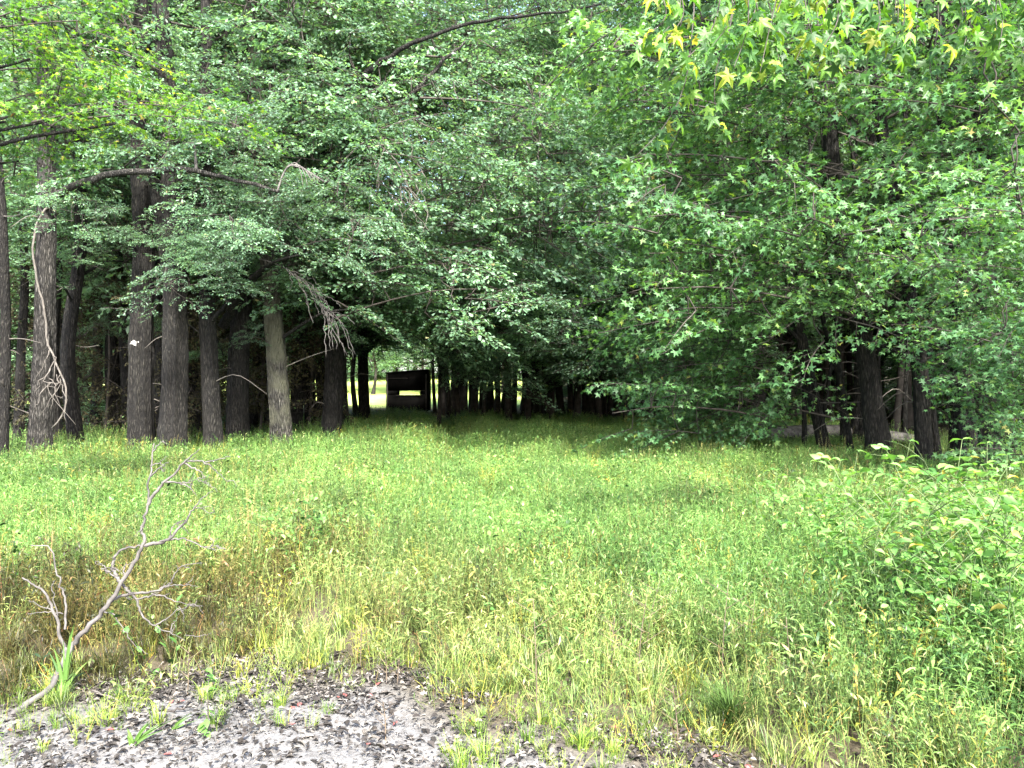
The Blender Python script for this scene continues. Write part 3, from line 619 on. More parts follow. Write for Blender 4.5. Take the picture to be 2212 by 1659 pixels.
box('side_wall', -hw - .02, -hw - .001, 0, dep + .02, .04, HL, M_BLIND, blind); box('side_wall', hw + .001, hw + .02, 0, dep + .02, .04, HR, M_BLIND, blind)
V = np.array([(-hw - .04, -.05, HL + .005), (hw + .04, -.05, HR + .012), (hw + .04, dep + .05, HR + .012), (-hw - .04, dep + .05, HL + .005)]); V = np.vstack([V, V + (0, 0, .035)])
obj('roof', mesh('roof', V, [np.array([[3, 2, 1, 0], [4, 5, 6, 7], [0, 1, 5, 4], [1, 2, 6, 5], [2, 3, 7, 6], [3, 0, 4, 7]])], [M_BROOF], [0]), blind)
box('floor', -hw, hw, .03, dep, .05, .08, M_BWOOD, blind)
box('window_sill', s0 - .05, s1 + .05, -.03, -.002, w0 - .045, w0 - .005, M_BWOOD, blind)
box('batten', -hw + .02, .05, -.015, -.002, HL - .26, HL - .22, M_BWOOD, blind)
for sx in (-1, 1): box('corner_post', sx * hw - (.06 if sx > 0 else 0), sx * hw + (0 if sx > 0 else .06), -.025, -.002, -.1, min(HL, HR) - .04, M_BWOOD, blind)

# ------------------------------------------------------------------ ground plants, many thousands: instanced tufts
def hidden_collection(name, meshes):
    c = bpy.data.collections.new(name)
    for k, me in enumerate(meshes):
        o = bpy.data.objects.new(f'{name}_{k:02d}', me); c.objects.link(o)
    return c
def instancer(name, pos, rot, scl, idx, tone, coll, label, cat):
    me = bpy.data.meshes.new(name); me.vertices.add(len(pos)); me.vertices.foreach_set('co', np.asarray(pos, np.float32).ravel())
    a = me.attributes.new('rot', 'FLOAT_VECTOR', 'POINT'); a.data.foreach_set('vector', np.asarray(rot, np.float32).ravel())
    a = me.attributes.new('scl', 'FLOAT', 'POINT'); a.data.foreach_set('value', np.asarray(scl, np.float32))
    a = me.attributes.new('idx', 'INT', 'POINT'); a.data.foreach_set('value', np.asarray(idx, np.int32))
    a = me.attributes.new('tone', 'FLOAT_COLOR', 'POINT'); a.data.foreach_set('color', np.hstack([tone, np.ones((len(pos), 1))]).astype(np.float32).ravel())
    ng = bpy.data.node_groups.new(name + '_nodes', 'GeometryNodeTree')
    ng.interface.new_socket('Geometry', in_out='INPUT', socket_type='NodeSocketGeometry'); ng.interface.new_socket('Geometry', in_out='OUTPUT', socket_type='NodeSocketGeometry')
    gi, go = ng.nodes.new('NodeGroupInput'), ng.nodes.new('NodeGroupOutput')
    ip = ng.nodes.new('GeometryNodeInstanceOnPoints'); ci = ng.nodes.new('GeometryNodeCollectionInfo')
    ci.inputs['Collection'].default_value = coll; ci.inputs['Separate Children'].default_value = True; ci.inputs['Reset Children'].default_value = True
    def na(n, t):
        x = ng.nodes.new('GeometryNodeInputNamedAttribute'); x.data_type = t; x.inputs['Name'].default_value = n; return x.outputs['Attribute']
    l = ng.links
    l.new(gi.outputs[0], ip.inputs['Points']); l.new(ci.outputs[0], ip.inputs['Instance']); ip.inputs['Pick Instance'].default_value = True
    l.new(na('idx', 'INT'), ip.inputs['Instance Index']); l.new(na('rot', 'FLOAT_VECTOR'), ip.inputs['Rotation']); l.new(na('scl', 'FLOAT'), ip.inputs['Scale'])
    l.new(ip.outputs[0], go.inputs[0])
    o = obj(name, me); md = o.modifiers.new('scatter', 'NODES'); md.node_group = ng
    tag(o, label, cat, kind='stuff'); return o

def tuft(seed, stems, hgt, spread, nleaf, llen, lw, lean=.35, lo=.25, tpl=None):
    g = np.random.default_rng(seed); acc = Acc()
    for s in range(stems):
        a = g.uniform(0, 6.28); r = spread * math.sqrt(g.random()); b0 = np.array([r * math.cos(a), r * math.sin(a), -.02])
        a2 = a + g.normal(0, .8); h = hgt * g.uniform(.6, 1.05); ln = lean * g.uniform(.1, 1) * h
        t = np.linspace(0, 1, 4); sp = b0 + np.stack([np.cos(a2) * ln * t ** 1.8, np.sin(a2) * ln * t ** 1.8, h * t], -1)
        V, Fs = tube(sp, np.linspace(.0022, .001, 4), 3, cap=False); acc.add(V, Fs, 0, g.uniform(.6, 1))
        tt = lo + (1 - lo) * (np.arange(nleaf) + g.random(nleaf) * .6) / nleaf; tt = np.clip(tt, 0, 1)
        p = np.stack([np.interp(tt, t, sp[:, k]) for k in range(3)], -1)
        al = g.uniform(0, 6.28) + np.arange(nleaf) * 2.7 + g.normal(0, .5, nleaf); el = g.uniform(.05, .9, nleaf)
        dd = np.stack([np.cos(al) * np.cos(el), np.sin(al) * np.cos(el), np.sin(el)], -1); N = np.stack([-np.cos(al) * np.sin(el), -np.sin(al) * np.sin(el), np.cos(el)], -1) + g.normal(0, .3, (nleaf, 3))
        V, Fs, rr = place(tpl or leaf_lance(lw), p, dd, N, llen * g.uniform(.6, 1.2, nleaf), g); acc.add(V, Fs, 0, rr)
    return acc.build('tuft', [M_GRASS])
def blade_tuft(seed, n, hgt, spread, w=.003, curve=.6):
    g = np.random.default_rng(seed); acc = Acc()
    for s in range(n):
        a = g.uniform(0, 6.28); r = spread * g.random(); b0 = np.array([r * math.cos(a), r * math.sin(a), -.01]); a += g.normal(0, .6)
        h = hgt * g.uniform(.5, 1.1); c = curve * g.uniform(.2, 1.2) * h; t = np.linspace(0, 1, 5)
        ctr = b0 + np.stack([np.cos(a) * c * t ** 2, np.sin(a) * c * t ** 2, h * (t - .28 * t ** 3)], -1)
        sd = np.array([-math.sin(a), math.cos(a), 0]); ww = w * np.array([1, 1.1, .9, .6, .1])
        V = np.vstack([ctr - sd * ww[:, None], ctr + sd * ww[:, None]]); i = np.arange(4)
        acc.add(V, [np.stack([i, i + 5, i + 6, i + 1], -1)], 0, g.random())
    return acc.build('tuft', [M_GRASS])
C_STILT = hidden_collection('stilt_tufts', [tuft(700 + k, 13, .5, .10, 10, .052, .075) for k in range(6)])
C_WEED = hidden_collection('weed_tufts', [tuft(720 + k, 6, .5, .09, 13, .075, .10, .35, .2) for k in range(5)])
C_FINE = hidden_collection('fine_tufts', [blade_tuft(740 + k, 46, .24, .08, .0022) for k in range(4)] + [tuft(750 + k, 9, .26, .07, 7, .04, .06, .6, .1) for k in range(3)])
def dome(name, k):
    return None
def inview(x, y, m=.9): return np.abs(x) < .68 * y + m
def noise2(x, y, s, seed):
    g = np.random.default_rng(seed); o = 0
    for q in range(6):
        a = g.uniform(0, 6.28); f = s * g.uniform(.6, 2.2); o = o + np.sin(f * (x * math.cos(a) + y * math.sin(a)) + g.uniform(0, 6.28))
    return o / 6
def hmap(x, y):         # height of the plant cover
    e = y - edge_y(x)
    left = sm(.2, -1.2, x); right = sm(1.0, 2.2, x)
    h0 = .10 + .30 * sm(0, 1.6, e) + .14 * sm(1.6, 5, e)
    hl = .12 + .70 * sm(.2, 1.0, e) - .12 * sm(2, 7, e)
    hr = .34 + .22 * sm(0, 2, e)
    h = h0 * (1 - left) * (1 - right) + hl * left + hr * right
    h = h + .17 * noise2(x, y, 1.3, 91) * sm(.5, 2, e) + .13 * noise2(x, y, 3.4, 92) * sm(.1, .9, e) + .10 * sm(1.8, 2.8, x) * sm(3, 4.5, y) * sm(9, 7, y)
    h = h + .05 * np.sin(1.7 * x + .5 * y) * np.sin(.9 * y - .6 * x) + .03 * np.sin(4 * x) * np.sin(3.3 * y)
    # a trodden line leading to the back, and the mown floor under the far trees
    path = np.exp(-((x - (-.12 * (y - 9) - .3)) / .55) ** 2) * sm(7, 9, y)
    h = h - .26 * path - .22 * sm(19, 25, y) - .12 * sm(26, 30, y)
    return np.maximum(h, .06)
g = np.random.default_rng(44)
def pts_in(y0, y1, dens, xm=.9):
    W = .68 * y1 + xm; n = int(2 * W * (y1 - y0) * dens); x = g.uniform(-W, W, n); y = g.uniform(y0, y1, n); k = inview(x, y, xm); return x[k], y[k]
xs, ys, ss = [], [], []
for y0, y1, dn, sc in ((1.5, 8, 95, .85), (8, 13, 62, 1.0), (13, 20, 34, 1.25), (20, 32, 15, 1.5)):
    x, y = pts_in(y0, y1, dn); xs.append(x); ys.append(y); ss.append(np.full(len(x), sc))
x = np.concatenate(xs); y = np.concatenate(ys); s = np.concatenate(ss)
e = y - edge_y(x); keep = (e > 0.02) & ~((y > 19) & (np.abs(x) > .45 * y + 0)) & (g.random(len(x)) < sm(-.1, .5, e) * .8 + .2)
# under the woods the cover thins out
wood = ((x < -5.6) & (y > 14.5 + .4 * (x + 5))) | ((x > 7.0) & (y > 11.5))
keep &= ~(wood & (g.random(len(x)) < .75))
x, y, s, e = x[keep], y[keep], s[keep], e[keep]
h = hmap(x, y)
weed = g.random(len(x)) < np.clip(sm(1.3, 2.4, x) * sm(6.5, 4, y), .05, .85)
fine = (~weed) & (g.random(len(x)) < sm(2.6, .3, e) * sm(2.2, 1.2, x)*.95)
stilt = ~(weed | fine)
def tones(x, y, e, h):
    n = len(x); lush = np.array([1.0, 1.0, 1.0]); yel = np.array([1.5, 1.02, 1.2]); brown = np.array([1.25, .64, .75]); deep = np.array([.80, .86, .85])
    wy = np.clip(sm(3.0, .6, e) * sm(2.4, 1.2, x) + .45 * noise2(x, y, 1.1, 3), 0, 1)
    wb = np.clip(sm(-1.1, -1.8, x) * sm(.0, .4, e) * sm(2.3, 1.5, e) * 1.15 + .5 * sm(2.2, 1, abs(e - 1.9)) * sm(-.1, .5, noise2(x, y, 1.7, 4)) * sm(2.2, 1.4, x), 0, 1)
    wd = np.clip(sm(1.6, 2.6, x) * sm(5.5, 3.5, y) * .7 + .25 * sm(.2, .6, noise2(x, y, .9, 8)), 0, 1)
    c = lush + (yel - lush) * wy[:, None]; c = c + (deep - c) * wd[:, None]; pick = (g.random(n) < wb * .82)[:, None]
    c = np.where(pick, brown * g.uniform(.25, .95, (n, 1)), c)
    dry = (g.random(n) < .05)[:, None]; c = np.where(dry, np.array([1.9, 1.1, .7]), c)
    return c * g.uniform(.6, 1.25, (n, 1)) * (1 + .32 * noise2(x, y, 4.5, 17) + .3 * noise2(x, y, 1.5, 18))[:, None]
def put(name, k, coll, ncoll, H0, label, cat, sf=1.0, sink=True):
    n = k.sum(); sc = s[k] * sf * g.uniform(.8, 1.2, n)
    z = gz(x[k], y[k]) + (h[k] * g.uniform(.82, 1.12, n) - H0 * sc if sink else 0)
    z = np.minimum(z, gz(x[k], y[k]) + .01)
    rot = np.stack([g.normal(0, .1, n), g.normal(0, .1, n), g.uniform(0, 6.28, n)], -1)
    instancer(name, np.stack([x[k], y[k], z], -1), rot, sc, g.integers(0, ncoll, n), tones(x[k], y[k], e[k], h[k]), coll, label, cat)
    print(name, n)
put('stiltgrass', stilt, C_STILT, 6, .5, 'bright green knee high stiltgrass filling the clearing', 'grass')
put('weeds', weed, C_WEED, 5, .5, 'narrow leaved green weeds thickest at the lower right', 'weeds')
put('yellow_grass', fine, C_FINE, 7, .24, 'fine yellow green grass along the edge of the bare silt', 'grass')
# other plants mixed into the clearing: broad leaved weeds in patches, dry seed heads
C_BROAD = hidden_collection('broad_tufts', [tuft(780 + k, 4, .55, .10, 8, .048, .1, .5, .3, leaf_ovate()) for k in range(4)])
C_SEED = hidden_collection('seed_tufts', [tuft(790 + k, 4, .75, .06, 22, .022, .16, .25, .72) for k in range(3)])
def patchy(n0, y0, y1, thr, sc, seed, name, coll, nc, H0, tone, label, cat, up):
    W = .68 * y1 + .9; xx = g.uniform(-W, W, n0); yy = g.uniform(y0, y1, n0); ee = yy - edge_y(xx)
    k = inview(xx, yy) & (ee > .4) & (noise2(xx, yy, sc, seed) + g.normal(0, .1, n0) > thr) & ~((xx < -5.6) & (yy > 14.5 + .4 * (xx + 5))) & ~((xx > 7) & (yy > 11.5))
    xx, yy = xx[k], yy[k]; hh = hmap(xx, yy); m_ = len(xx); sc_ = g.uniform(.8, 1.2, m_)
    z = np.minimum(gz(xx, yy) + hh + up * g.uniform(.4, 1.2, m_) - H0 * sc_, gz(xx, yy) + .01)
    instancer(name, np.stack([xx, yy, z], -1), np.stack([g.normal(0, .12, m_), g.normal(0, .12, m_), g.uniform(0, 6.28, m_)], -1), sc_, g.integers(0, nc, m_), np.array(tone) * g.uniform(.6, 1.25, (m_, 1)) * np.ones((m_, 3)), coll, label, cat); print(name, m_)
patchy(6000, 4, 17, .34, 1.6, 34, 'broad_leaved_weeds', C_BROAD, 4, .55, (.95, .95, .9), 'patches of broader leaved weeds mixed into the stiltgrass', 'weeds', .10)
patchy(1500, 4.5, 16, .12, 1.1, 35, 'dry_seed_heads', C_SEED, 3, .75, (1.7, .85, 1.3), 'dry tan seed heads standing above the grass', 'grass', .12)
# sparse sprigs on the bare silt
n = 1500; xb = g.uniform(-4, 2.4, n); yb = g.uniform(2.2, 4.6, n); eb = edge_y(xb) - yb; k = (eb > -.35) & (g.random(n) < np.where(eb < .35, .75, .10) * (noise2(xb, yb, 2.5, 12) > -.12))
xb, yb = xb[k], yb[k]
instancer('sparse_grass', np.stack([xb, yb, gz(xb, yb)], -1), np.stack([0 * xb, 0 * xb, g.uniform(0, 6.28, len(xb))], -1), g.uniform(.25, .6, len(xb)), g.integers(0, 7, len(xb)),
          np.tile([1.6, 1.25, .8], (len(xb), 1)) * g.uniform(.7, 1.1, (len(xb), 1)), C_FINE, 'sparse thin sprigs of grass on the bare silt', 'grass')

# leaf litter on the silt and under the trees
def litter_meshes():
    out = []
    for k in range(6):
        g2 = np.random.default_rng(800 + k); acc = Acc()
        for q in range(12):
            p = np.append(g2.uniform(-.11, .11, 2), g2.uniform(.002, .012)); a = g2.uniform(0, 6.28); tpl = (leaf_ovate(), leaf_oak(), leaf_star(), leaf_lance(.12))[g2.integers(4)]
            V = tpl[0].copy(); V[:, 2] = V[:, 2] * 2 + .35 * (V[:, 0] - .5) ** 2 * g2.uniform(-.3, 1) + g2.uniform(.1, .8) * np.abs(V[:, 1]); V[:, 2] -= V[:, 2].min()
            W, Fs, r = place((V, tpl[1]), p[None], np.array([[math.cos(a), math.sin(a), g2.normal(0, .12)]]), UP + g2.normal(0, .2, (1, 3)), g2.uniform(.014, .045), g2); acc.add(W, Fs, 0, r)
        out.append(acc.build('litter', [M_LITTER]))
    return out
C_LIT = hidden_collection('litter_bits', litter_meshes())
xl = g.uniform(-5, 3.6, 6500); yl = g.uniform(1.6, 5.2, 6500); k = (yl < edge_y(xl) + .5) & (noise2(xl, yl, 3.2, 21) + g.uniform(-.5, .5, 6500) > -.28); xl, yl = xl[k], yl[k]
xw = np.concatenate([g.uniform(-18, -5, 2600), g.uniform(6, 18, 2000)]); yw = g.uniform(11, 26, 4600)
xa, ya = np.concatenate([xl, xw]), np.concatenate([yl, yw]); n = len(xa)
instancer('leaf_litter', np.stack([xa, ya, gz(xa, ya) + .004], -1), np.stack([0 * xa, 0 * xa, g.uniform(0, 6.28, n)], -1), np.concatenate([g.uniform(.7, 1.15, len(xl)), g.uniform(1.3, 2, len(xw))]), g.integers(0, 6, n), np.ones((n, 3)), C_LIT,
          'dry dark curled leaves scattered over the bare silt and wood floor', 'leaf litter')

# ------------------------------------------------------------------ broad leaved saplings on the right and among the grass
M_GSTEM = plain('green_stem', (.05, .09, .03), (.10, .13, .05), 10, .7)
def sapling_proto(k, h=.9, nb=4):
    g = np.random.default_rng(850 + k); stem = Acc(); leaves = []
    main = spline([[0, 0, -.05], [g.normal(0, .04), g.normal(0, .04), h * .5], [g.normal(0, .1), g.normal(0, .1), h]], 8)
    V, Fs = tube(main, np.linspace(.004, .0015, 8), 4); stem.add(V, Fs, 0)
    br = [main]
    for q in range(nb):
        p = main[2 + q % 5]; a = g.uniform(0, 6.28); l = g.uniform(.25, .5) * h
        b_ = spline([p, p + np.array([math.cos(a) * .5, math.sin(a) * .5, .35]) * l, p + np.array([math.cos(a), math.sin(a), .45]) * l], 6)
        V, Fs = tube(b_, np.linspace(.004, .0015, 6), 3); stem.add(V, Fs, 0); br.append(b_)
    for b_ in br:
        n = len(b_)
        for q in range(2 if n == 6 else 3, n):
            for s_ in (-1, 1):
                d = nrm(b_[q] - b_[q - 1]); a = g.uniform(0, 6.28); side = np.array([math.cos(a), math.sin(a), g.normal(-.25, .3)])
                leaves.append((b_[q], nrm(side + .4 * d), UP + g.normal(0, .35, 3), g.uniform(.05, .085)))
    return stem.build('stem', [M_GSTEM]), leaves
LEAF_OV = []
for k in range(4):
    V, Fs = leaf_ovate(); LEAF_OV.append(mesh('leaf', V * (1, 1, 1 + .5 * k), Fs, [M_SAP], [0] * len(Fs), {'rnd': np.full(len(V), (.15, .45, .75, .97)[k])}, smooth=True))
saps = [sapling_proto(k, .85 + .1 * (k % 3), 4) for k in range(4)]
def leaf_matrix(p, d, n, s):
    d = nrm(np.asarray(d, float)); n = np.asarray(n, float); n = nrm(n - d * n.dot(d)); b_ = np.cross(n, d)
    M = Matrix(((d[0] * s, b_[0] * s, n[0] * s, p[0]), (d[1] * s, b_[1] * s, n[1] * s, p[1]), (d[2] * s, b_[2] * s, n[2] * s, p[2]), (0, 0, 0, 1))); return M
def sapling(x, y, h, label, group, cat='sapling', name='sapling', thin=1.0):
    st, lv = random.choice(saps); root = empty(name, (x, y, float(gz(x, y))), random.uniform(0, 6.28)); tag(root, label, cat, group); root.scale = (h, h, h)
    obj('stem', st, root)
    for p, d, n_, s_ in lv:
        if random.random() > thin: continue
        o = obj('leaf', random.choices(LEAF_OV, (4, 5, 4, .5))[0], root); o.matrix_basis = leaf_matrix(p, d, n_, s_)
rs = random.Random(3)
cnt = 0
for q in range(4000):
    if cnt >= 90: break
    u, v = rs.uniform(1650, 2260), rs.uniform(975, 1290)
    if (u - 1650) / 610 * 150 + 100 < abs(v - 1120): continue
    d = rs.uniform(3.9, 8.0); x = (u - 1106) / FPX * d
    top = CAM_H - (v - 829.5) / FPX * d
    if not .55 < top < 1.25 or x < 2.2: continue
    sapling(x, d, top / .95, ('young broad leaved sapling in the front part of the right thicket' if d < 5.2 else 'young broad leaved sapling in the middle of the right thicket' if d < 6.6 else 'young broad leaved sapling at the back of the right thicket'), 'saplings of the right thicket'); cnt += 1
for u, v, d, hh, lab in ((1465, 1000, 8, .95, 'single pale leaved sapling standing out of grass right of the middle'), (1275, 1065, 8.5, .8, 'small sapling in mid clearing beside the trodden line'), (1300, 1195, 5.6, .62, 'thin weed with pale drooping leaves in middle of the yellow grass'),
                         (1395, 1255, 5.0, .72, 'dark stemmed weed with few leaves right of the middle foreground'), (600, 1150, 6, .85, 'leafy yellow green sapling behind the dead branch, left of centre'), (640, 1130, 6.4, .85, 'second leafy sapling just right of the one behind the dead branch'),
                         (95, 975, 9, .95, 'light leaved sapling at the foot of the vine covered oak'), (660, 1200, 5.4, .6, 'low sapling in front of the brown grass left of centre'), (1060, 1260, 5, .5, 'low broad leaved weed at centre'), (2010, 930, 7.5, 1.35, 'tall drooping leaved plant against the dark opening at right')):
    x = (u - 1106) / FPX * d; sapling(x, d, hh / .95 * 1.0, lab, None, cat='sapling' if 'sapling' in lab else 'weed', thin=.8 if 'sapling' in lab else .35)

# ------------------------------------------------------------------ the leaning dead branch at left and other dead wood
def dead(name, label, paths, mats, cat='dead branch', ref=0):
    root = empty(name, P(*paths[0][0][0])); tag(root, label, cat)
    for k, (p, r0, r1) in enumerate(paths): polylimb(root, p, r0, r1, mats, 'limb' if k < 2 else 'twig', 7 if r0 > .006 else 4, max(6, len(p) * 4), .004 if r0 > .006 else .003, k)
    return root
dd = 4.15
main = [((20, 1548, 3.78), (60, 1520, 3.85), (108, 1484, 3.98), (140, 1425, 4.1), (160, 1389, 4.12), (196, 1350, 4.14), (233, 1309, 4.16), (267, 1253, 4.18), (300, 1199, 4.2), (312, 1172, 4.2), (308, 1150, 4.22), (311, 1122, 4.22), (320, 1090, 4.25), (322, 1043, 4.25), (327, 1000, 4.28), (333, 958, 4.3)), .018, .003]
f = lambda pts, r0, r1=.0015: (tuple((a, b_, dd + .06) for a, b_ in pts), r0, r1)
paths = [main, f([(320, 1090), (334, 1066), (358, 1041), (396, 1000), (414, 984), (432, 970)], .011), f([(396, 1000), (412, 996), (442, 999), (468, 1019), (492, 1041)], .006), f([(442, 999), (470, 992), (499, 987)], .004),
         f([(398, 1001), (425, 1015), (437, 1022), (442, 1041)], .005), f([(358, 1041), (387, 1043), (411, 1053), (425, 1071)], .006), f([(387, 1043), (408, 1042), (426, 1035)], .004), f([(324, 1030), (345, 1010), (352, 1005)], .005),
         f([(326, 1006), (345, 999), (361, 986)], .004), f([(330, 975), (342, 962), (352, 952)], .004), f([(312, 1178), (340, 1172), (365, 1165), (392, 1136), (405, 1118), (418, 1098), (439, 1074), (460, 1062)], .011),
         f([(418, 1098), (436, 1098), (456, 1110)], .004), f([(365, 1165), (372, 1140), (382, 1130), (398, 1123)], .005), f([(345, 1170), (378, 1164), (406, 1167), (442, 1182), (465, 1187)], .006), f([(442, 1182), (455, 1182), (468, 1178)], .003),
         f([(262, 1258), (248, 1240), (243, 1225), (246, 1205), (260, 1190), (285, 1182), (312, 1176)], .010, .004), f([(255, 1250), (236, 1236), (222, 1220), (206, 1212)], .006), f([(240, 1236), (226, 1232), (218, 1228)], .005),
         f([(240, 1299), (273, 1286), (300, 1281), (327, 1279), (360, 1264), (380, 1238), (396, 1222), (437, 1216)], .009), f([(327, 1283), (355, 1289), (383, 1299), (423, 1308)], .006), f([(345, 1272), (372, 1264), (400, 1263), (428, 1268)], .005),
         f([(264, 1262), (280, 1280), (293, 1293), (302, 1320), (318, 1340), (337, 1353), (370, 1369), (400, 1384)], .009), f([(293, 1293), (318, 1290), (345, 1278)], .006), f([(337, 1350), (362, 1335), (385, 1318), (410, 1308)], .005),
         f([(225, 1322), (245, 1328), (267, 1359), (287, 1389), (320, 1413)], .005), f([(270, 1242), (268, 1225), (285, 1215)], .005), f([(145, 1400), (141, 1440), (144, 1462)], .012, .008), f([(312, 1136), (300, 1150), (290, 1158)], .004),
         f([(370, 1369), (372, 1350), (384, 1335)], .004), f([(400, 1372), (430, 1374), (455, 1368)], .003), f([(386, 1310), (396, 1330), (398, 1345)], .003)]
g = np.random.default_rng(12)
for q in range(46):
    src = paths[int(g.integers(1, 24))][0]; j = int(g.integers(1, len(src))); u0, v0, _ = src[j]; a = g.uniform(-1.3, .9); l = g.uniform(12, 34)
    paths.append(f([(u0, v0), (u0 + l * .5 * math.cos(a), v0 + l * .5 * math.sin(a) + g.normal(0, 2)), (u0 + l * math.cos(a + g.normal(0, .4)), v0 + l * math.sin(a + g.normal(0, .4)))], .0028))
dead('fallen_dead_branch', 'bare grey dead branch leaning up from the silt at lower left', paths, M_DEAD)
paths = [(((148, 1440, 4.3), (132, 1373, 4.3), (120, 1330, 4.3), (103, 1293, 4.3), (77, 1266, 4.3), (48, 1248, 4.3)), .010, .004), (((140, 1360, 4.3), (142, 1303, 4.35), (132, 1265, 4.35), (123, 1236, 4.35), (107, 1183, 4.35), (67, 1178, 4.35)), .007, .003),
         (((117, 1319, 4.3), (88, 1310, 4.3), (64, 1296, 4.3)), .004, .002), (((125, 1330, 4.3), (112, 1270, 4.3), (118, 1255, 4.3)), .004, .002), (((136, 1326, 4.3), (100, 1322, 4.3), (60, 1325, 4.3)), .004, .002)]
dead('dead_stem', 'thin pale dead stem standing left of the leaning dead branch', paths, M_DEAD)
paths = [(((145, 1579, 3.55), (205, 1580, 3.55), (267, 1580, 3.55), (320, 1560, 3.62), (362, 1538, 3.68), (400, 1530, 3.7)), .009, .004), (((330, 1556, 3.62), (350, 1600, 3.45)), .004, .002)]
dead('fallen_stick', 'dark stick lying on the silt at lower left', paths, M_DARKTWIG, 'stick')
paths = [(((200, 1492, 3.95), (225, 1500, 3.9), (262, 1515, 3.85)), .006, .003)]
dead('fallen_stick', 'short thin stick on the silt below the leaning dead branch', paths, M_DARKTWIG, 'stick')
for u, v, d, hh, lab in ((445, 1600, 3.5, 130, 'dark leafless seedling stem with green top leaves on silt'), ):
    root = empty('seedling', P(u, 1602, 1671 * 1.6 / (1602 - 829.5))); tag(root, 'seedling with a green leafy top and dark dead lower leaves on the silt', 'seedling')
    dq = 1671 * 1.6 / (1602 - 829.5)
    polylimb(root, [(453, 1604, dq), (450, 1560, dq), (449, 1510, dq), (451, 1460, dq)], .004, .002, M_DARKTWIG, 'stem', 5, 8)
    for q in range(16):
        o = obj('leaf', LEAF_OV[q % 3], root); a = rs.uniform(0, 6.28); zz = .04 + .2 * (1 - q / 16) if q > 7 else .22 + .015 * q
        o.matrix_basis = leaf_matrix((0, 0, zz), (math.cos(a), math.sin(a), -.6 if q > 7 else -.1), (math.cos(a) * .5, math.sin(a) * .5, 1), .05)
        if q > 7: o.data = LEAF_OV[0]
# dark bare weed stems
M_DRYSTEM = plain('dry_stem', (.05, .04, .03), (.16, .12, .08), 10, .85)
k_ = -1
DW = ['forked dark dry weed stalk right of the middle, the tallest there', 'dark dry weed stalk crossing behind the tall forked one', 'dry weed stalk leaning left beside the tall forked one', 'tall thin dry stalk in the yellow grass just right of centre',
      'short dry stalk on the silt edge below the centre', 'dry stalk left of the dense grass clump', 'dry stalk standing between the forked weed and the grass clump', 'short dark stalk at silt edge, right one of the pair left of centre', 'short dark stalk at silt edge, left one of the pair left of centre',
      'short dry stalk in the grass front left of the pair', 'dry stalk at silt edge left of the dense grass clump base', 'very short dry stalk alone on the silt near bottom', 'dry stalk left of the tall forked weed stalks', 'thin dry stalk behind the green topped seedling', 'dry stalk right of the dense grass clump']
for u, vb, vt, dx in ((1378, 1500, 1290, 20), (1395, 1430, 1250, 30), (1345, 1440, 1330, -40), (1160, 1560, 1310, -8), (1118, 1610, 1545, -10), (1620, 1470, 1290, 10), (1560, 1480, 1250, 14), (858, 1500, 1440, 5), (835, 1500, 1420, -4), (778, 1450, 1350, 3), (1465, 1600, 1480, -12), (833, 1620, 1540, -6), (1320, 1480, 1340, 8), (405, 1500, 1400, 3), (1710, 1500, 1330, -12)):
    k_ += 1; d = min(1671 * 1.6 / (vb - 829.5), 5.5); x = (u - 1106) / FPX * d; root = empty('dry_weed', (x, d, float(gz(x, d)))); tag(root, DW[k_], 'weed', 'dry weed stalks')
    hh = (vb - vt) / FPX * d; e_ = dx / FPX * d
    V, Fs = tube(spline([[0, 0, -.02], [e_ * .3, .01, hh * .5], [e_, 0, hh]], 8), np.linspace(.0035, .0015, 8), 4); obj('stem', mesh('stem', V, Fs, [M_DRYSTEM], [0] * len(Fs)), root)
    for q in range(5):
        t = .35 + .13 * q; s_ = 1 if q % 2 else -1; p = np.array([e_ * t, .0, hh * t]); V, Fs = tube([p, p + (s_ * .25 * hh, .02, .15 * hh)], (.002, .001), 3)
        obj('twig', mesh('twig', V, Fs, [M_DRYSTEM], [0] * len(Fs)), root)
# strap leaved plants
M_BLADE = leafmat('strap_leaf', [(0, (.06, .13, .025)), (1, (.12, .21, .05))], trans=.35, rough=.5, tint=(1.2, 1.2, .6))
def strap(u, v, blades, label):
    d = 1671 * 1.6 / (v - 829.5); x = (u - 1106) / FPX * d; root = empty('strap_leaved_plant', (x, d, float(gz(x, d)))); tag(root, label, 'plant')
    for k, (du, hgt) in enumerate(blades):
        e_, hh = du / FPX * d, hgt / FPX * d; t = np.linspace(0, 1, 9); ctr = np.stack([e_ * t ** 1.5, .03 * np.sin(k) * t, hh * (t - .1 * t ** 3) - .01], -1)
        ww = (.008 * np.array([.6, 1, 1.15, 1.1, 1, .85, .65, .4, .05]))[:, None]; sd = nrm(np.array([1, .5 * math.cos(k * 2), 0]))
        V = np.vstack([ctr - sd * ww, ctr + (0, .004, 0), ctr + sd * ww]); i = np.arange(8)
        obj('blade', mesh('blade', V, [np.vstack([np.stack([i, i + 9, i + 10, i + 1], -1), np.stack([i + 9, i + 18, i + 19, i + 10], -1)])], [M_BLADE], [0], {'rnd': np.full(27, (k * .37) % 1)}, smooth=True), root)
strap(138, 1492, [(22, 175), (8, 150), (-8, 130), (-35, 110), (-50, 90), (30, 60), (-20, 120), (14, 110), (50, 85), (-60, 60)], 'tall strap leaved plant at the foot of the leaning dead branch')
strap(286, 1628, [(45, 70), (60, 60), (30, 62), (-12, 50), (-6, 40), (75, 55), (130, 90)], 'strap leaved plant low on silt near the bottom left')
strap(372, 1590, [(45, 45), (36, 30), (50, 20)], 'small strap leaved plant on the silt right of the stick')
